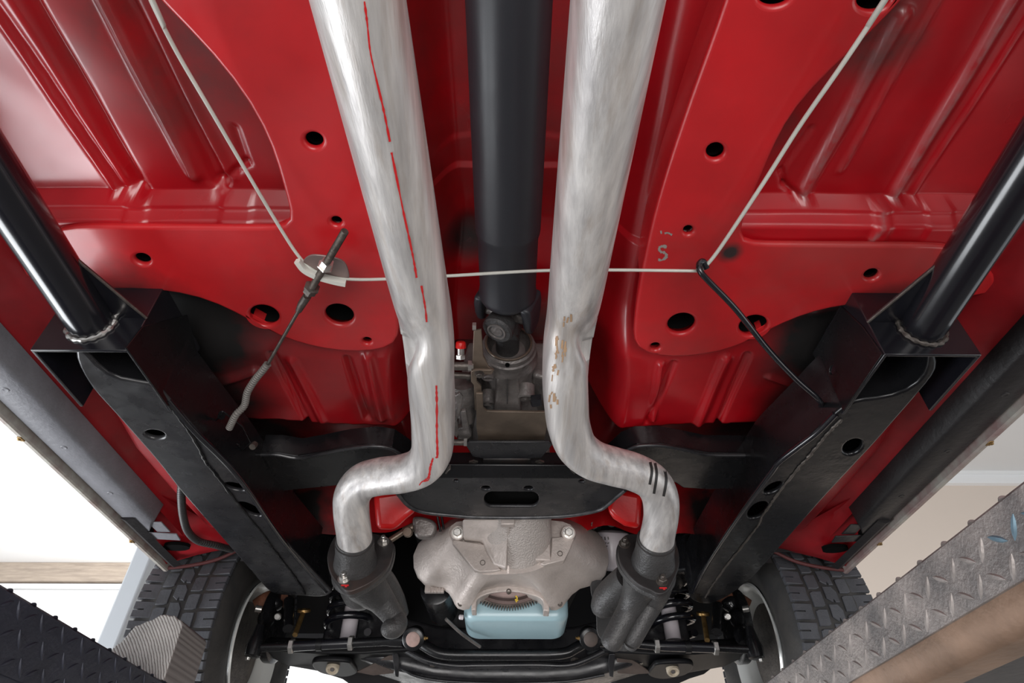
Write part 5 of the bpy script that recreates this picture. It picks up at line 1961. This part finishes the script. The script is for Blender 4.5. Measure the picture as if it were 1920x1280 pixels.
# equaliser clip and threaded rod
eq = thing('cable_equaliser', 'white curved equaliser clip holding the cable at the threaded rod', 'clip')
pts = [(557, 490), (570, 506), (590, 517), (612, 524), (632, 529), (648, 532)]
P = catmull([at(u, v, z=0.636) for u, v in pts], 5)
b = MB()
rings = []
for i, p in enumerate(P):
    t_ = (P[min(i + 1, len(P) - 1)] - P[max(i - 1, 0)]).normalized()
    n_ = V((0, 0, 1)).cross(t_)
    rings.append([p + n_ * 0.0045, p + n_ * 0.0035 + V((0, 0, -0.003)), p - n_ * 0.0035 + V((0, 0, -0.003)), p - n_ * 0.0045, p - n_ * 0.003 + V((0, 0, 0.006)), p + n_ * 0.003 + V((0, 0, 0.006))])
b.loft(rings)
b.build('channel', M['clipwhite'], eq)
sheet('back_plate', ZP(0.644), [(570, 487), (590, 478), (640, 488), (654, 512), (648, 524), (600, 515), (572, 500)], [], t=0.003, bev=0.001, m=mat('dull_pink_steel', (0.30, 0.22, 0.21), 0.35, metal=0.5), parent=eq, smooth=True)

rd = thing('adjuster_rod', 'threaded adjuster rod with nuts, running from the white clip down to the left rail', 'rod')
A, B_, C_, D_ = at(647, 433, z=0.622), at(612, 495, z=0.632), at(583, 543, z=0.640), at(574, 562, z=0.642)
b = MB()
threaded(b, A, at(577, 553, z=0.641), 0.0052, 0.0022)
b.build('threaded_rod', M['darksteel'], rd)
ax = (A - D_).normalized()
b = MB()
p = at(611, 497, z=0.632)
b.lathe(p - ax * 0.004, ax, [(0, 0.011), (0.002, 0.011), (0.002, 0.009), (0.006, 0.009), (0.006, 0.0085), (0.013, 0.0085)], 6)
b.build('nut', M['zinc'], rd)
b = MB()
p = at(582, 544, z=0.641)
b.lathe(p - ax * 0.006, ax, [(0, 0.0075), (0.002, 0.010), (0.011, 0.010), (0.012, 0.0115), (0.015, 0.0115), (0.016, 0.008)], 6)
b.build('nut', M['darksteel'], rd)
b = MB()
Q = [at(576, 555, z=0.642), at(566, 570, z=0.643), at(560, 582, z=0.644)]
b.tube(Q, [0.0062, 0.0062, 0.0048], 14)
b.tube([Q[2], at(500, 686, z=0.639)], 0.0028, 12)
b.build('cable_core', M['darksteel'], rd)
b = MB()
corrugated(b, [at(502, 682, z=0.640), at(492, 695, z=0.635), at(478, 712, z=0.63), at(464, 735, z=0.622), at(458, 760, z=0.615), at(442, 778, z=0.605), at(430, 802, z=0.598)], 0.0062, 0.0045)
b.build('corrugated_boot', mat('grey_boot', (0.15, 0.14, 0.13), 0.5), rd)

# small black bracket the boot ends in, on the left rail
bt = thing('cable_bracket', 'small black bracket at the lower end of the adjuster rod beside the left rail', 'bracket')
sheet('plate', ZP(0.605), [(402, 790), (420, 772), (455, 800), (470, 830), (452, 848), (446, 836), (400, 812)], [(415, 780, 6, 6, 0)], t=0.004, bev=0.001, m=M['black'], parent=bt)
b = MB()
b.lathe(at(478, 832, z=0.60), (0, -0.6, -1), [(0, 0.006), (0.012, 0.006)], 8)
b.build('bolt', M['darksteel'], bt)

# black wire hook on the right
hk = MB()
hp = [at(1325, 503, z=0.650), at(1318, 490, z=0.655), at(1311, 496, z=0.650), at(1314, 510, z=0.640), at(1330, 528, z=0.634), at(1380, 580, z=0.622), at(1440, 655, z=0.606), at(1490, 708, z=0.592), at(1524, 738, z=0.583), at(1534, 748, z=0.582), at(1539, 755, z=0.586), at(1538, 760, z=0.594)]
hk.tube(catmull(hp, 8), 0.0045, 14)
tag(hk.build('cable_hook', M['gloss']), 'black bent wire hook holding the pale cable, reaching to the right bracket', 'hook')

# grey chips of bare metal on the right frame plate and dirt lumps
FP = [o for o in bpy.data.objects if o.name.startswith('frame_plate')]
FPR = max(FP, key=lambda o: o.data.vertices[0].co.x)
scr = mat('bare_scratch', (0.30, 0.27, 0.25), 0.6)
for pts_, w_ in (([(1250, 463), (1243, 461), (1236, 464), (1238, 471), (1247, 474), (1249, 481), (1241, 487), (1234, 486)], 5.0), ([(1239, 432), (1240, 438)], 3), ([(1246, 437), (1252, 436), (1260, 440)], 3), ([(1268, 38), (1274, 40), (1280, 39)], 5),
                 ([(655, 384), (662, 388)], 3)):
    strip_on(FPR, pts_, w_, scr, FPR, 'scratch_mark', jit=0.5)
# corrugated wiring conduits
for nm, pts, lab in (('wiring_conduit', [at(-60, 480, z=0.70), at(0, 535, z=0.695), at(40, 575, z=0.69), at(97, 612, z=0.68), at(150, 650, z=0.68)], 'black corrugated conduit behind the left bracket'),
                     ('wiring_conduit', [at(341, 905, z=0.625), at(340, 930, z=0.615), at(343, 965, z=0.61), at(352, 995, z=0.61), at(372, 1014, z=0.615), at(405, 1022, z=0.625), at(435, 1030, z=0.64)], 'black corrugated conduit curving beside the left rail'),
                     ('wiring_conduit', [at(1960, 540, z=0.70), at(1920, 560, z=0.698), at(1860, 600, z=0.69), at(1800, 635, z=0.68), at(1760, 655, z=0.68)], 'black corrugated conduit behind the right bracket')):
    b = MB()
    corrugated(b, pts, 0.0085, 0.0065, 14, 0.86)
    tag(b.build(nm, M['conduit']), lab, 'conduit')

def islands(o):
    me_ = o.data
    n_ = len(me_.vertices)
    par = list(range(n_))

    def f(x):
        while par[x] != x:
            par[x] = par[par[x]]
            x = par[x]
        return x
    for e in me_.edges:
        a_, b_ = f(e.vertices[0]), f(e.vertices[1])
        if a_ != b_:
            par[a_] = b_
    g_ = {}
    for i in range(n_):
        g_.setdefault(f(i), []).append(i)
    return list(g_.values())


def split_parts(o):
    if len(o.data.vertices) > 60000 or o.data.users > 1:
        return
    isl = islands(o)
    if len(isl) < 2 or len(isl) > 60:
        return
    co = [v.co.copy() for v in o.data.vertices]
    boxes = []
    for g_ in isl:
        boxes.append([[min(co[i][k] for i in g_) - 0.001 for k in range(3)], [max(co[i][k] for i in g_) + 0.001 for k in range(3)], g_])
    merged = True
    while merged:
        merged = False
        for i in range(len(boxes)):
            for j in range(i + 1, len(boxes)):
                A_, B_ = boxes[i], boxes[j]
                if all(A_[0][k] <= B_[1][k] and B_[0][k] <= A_[1][k] for k in range(3)):
                    boxes[i] = [[min(A_[0][k], B_[0][k]) for k in range(3)], [max(A_[1][k], B_[1][k]) for k in range(3)], A_[2] + B_[2]]
                    boxes.pop(j)
                    merged = True
                    break
            if merged:
                break
    if len(boxes) < 2:
        return
    sets = [set(b_[2]) for b_ in boxes]
    src = o.data
    for k, st in enumerate(sets):
        bm = bmesh.new()
        bm.from_mesh(src)
        bm.verts.ensure_lookup_table()
        bmesh.ops.delete(bm, geom=[v for v in bm.verts if v.index not in st], context='VERTS')
        nm = bpy.data.meshes.new(src.name)
        bm.to_mesh(nm)
        bm.free()
        for m_ in src.materials:
            nm.materials.append(m_)
        if k == 0:
            o.data = nm
        else:
            q_ = bpy.data.objects.new(o.name.split('.')[0], nm)
            C.objects.link(q_)
            q_.parent = o.parent
            if 'label' in o:
                q_['label'] = o['label']


# ================================================================== finish: origins at the base of every thing, raise to the garage's floor height
apply_mods()
for o in list(bpy.data.objects):
    if o.type == 'MESH' and o.parent is not None and not o.children:
        split_parts(o)
bpy.context.view_layer.update()


def shift(o, off):
    for ch in o.children:
        if ch.type == 'MESH' and ch.matrix_basis == Matrix.Identity(4):
            if ch.data.users == 1:
                ch.data.transform(Matrix.Translation(-off))
            shift(ch, off)
        else:
            ch.location = ch.location - off


for o in [x for x in bpy.data.objects if x.parent is None and x.type in ('MESH', 'EMPTY')]:
    pts = []

    def collect(q):
        if q.type == 'MESH' and q.matrix_basis == Matrix.Identity(4):
            co = np.empty(len(q.data.vertices) * 3)
            q.data.vertices.foreach_get('co', co)
            co = co.reshape(-1, 3)
            pts.append(co.min(0))
            pts.append(co.max(0))
        for ch in q.children:
            collect(ch)
    collect(o)
    if not pts:
        continue
    lo_, hi_ = np.min(pts, 0), np.max(pts, 0)
    base = V(((lo_[0] + hi_[0]) / 2, (lo_[1] + hi_[1]) / 2, lo_[2]))
    if o.type == 'MESH':
        o.data.transform(Matrix.Translation(-base))
    shift(o, base)
    o.location = base + V((0, 0, H))
for a in ('drop',):
    for o in bpy.data.objects:
        if a in o:
            del o[a]
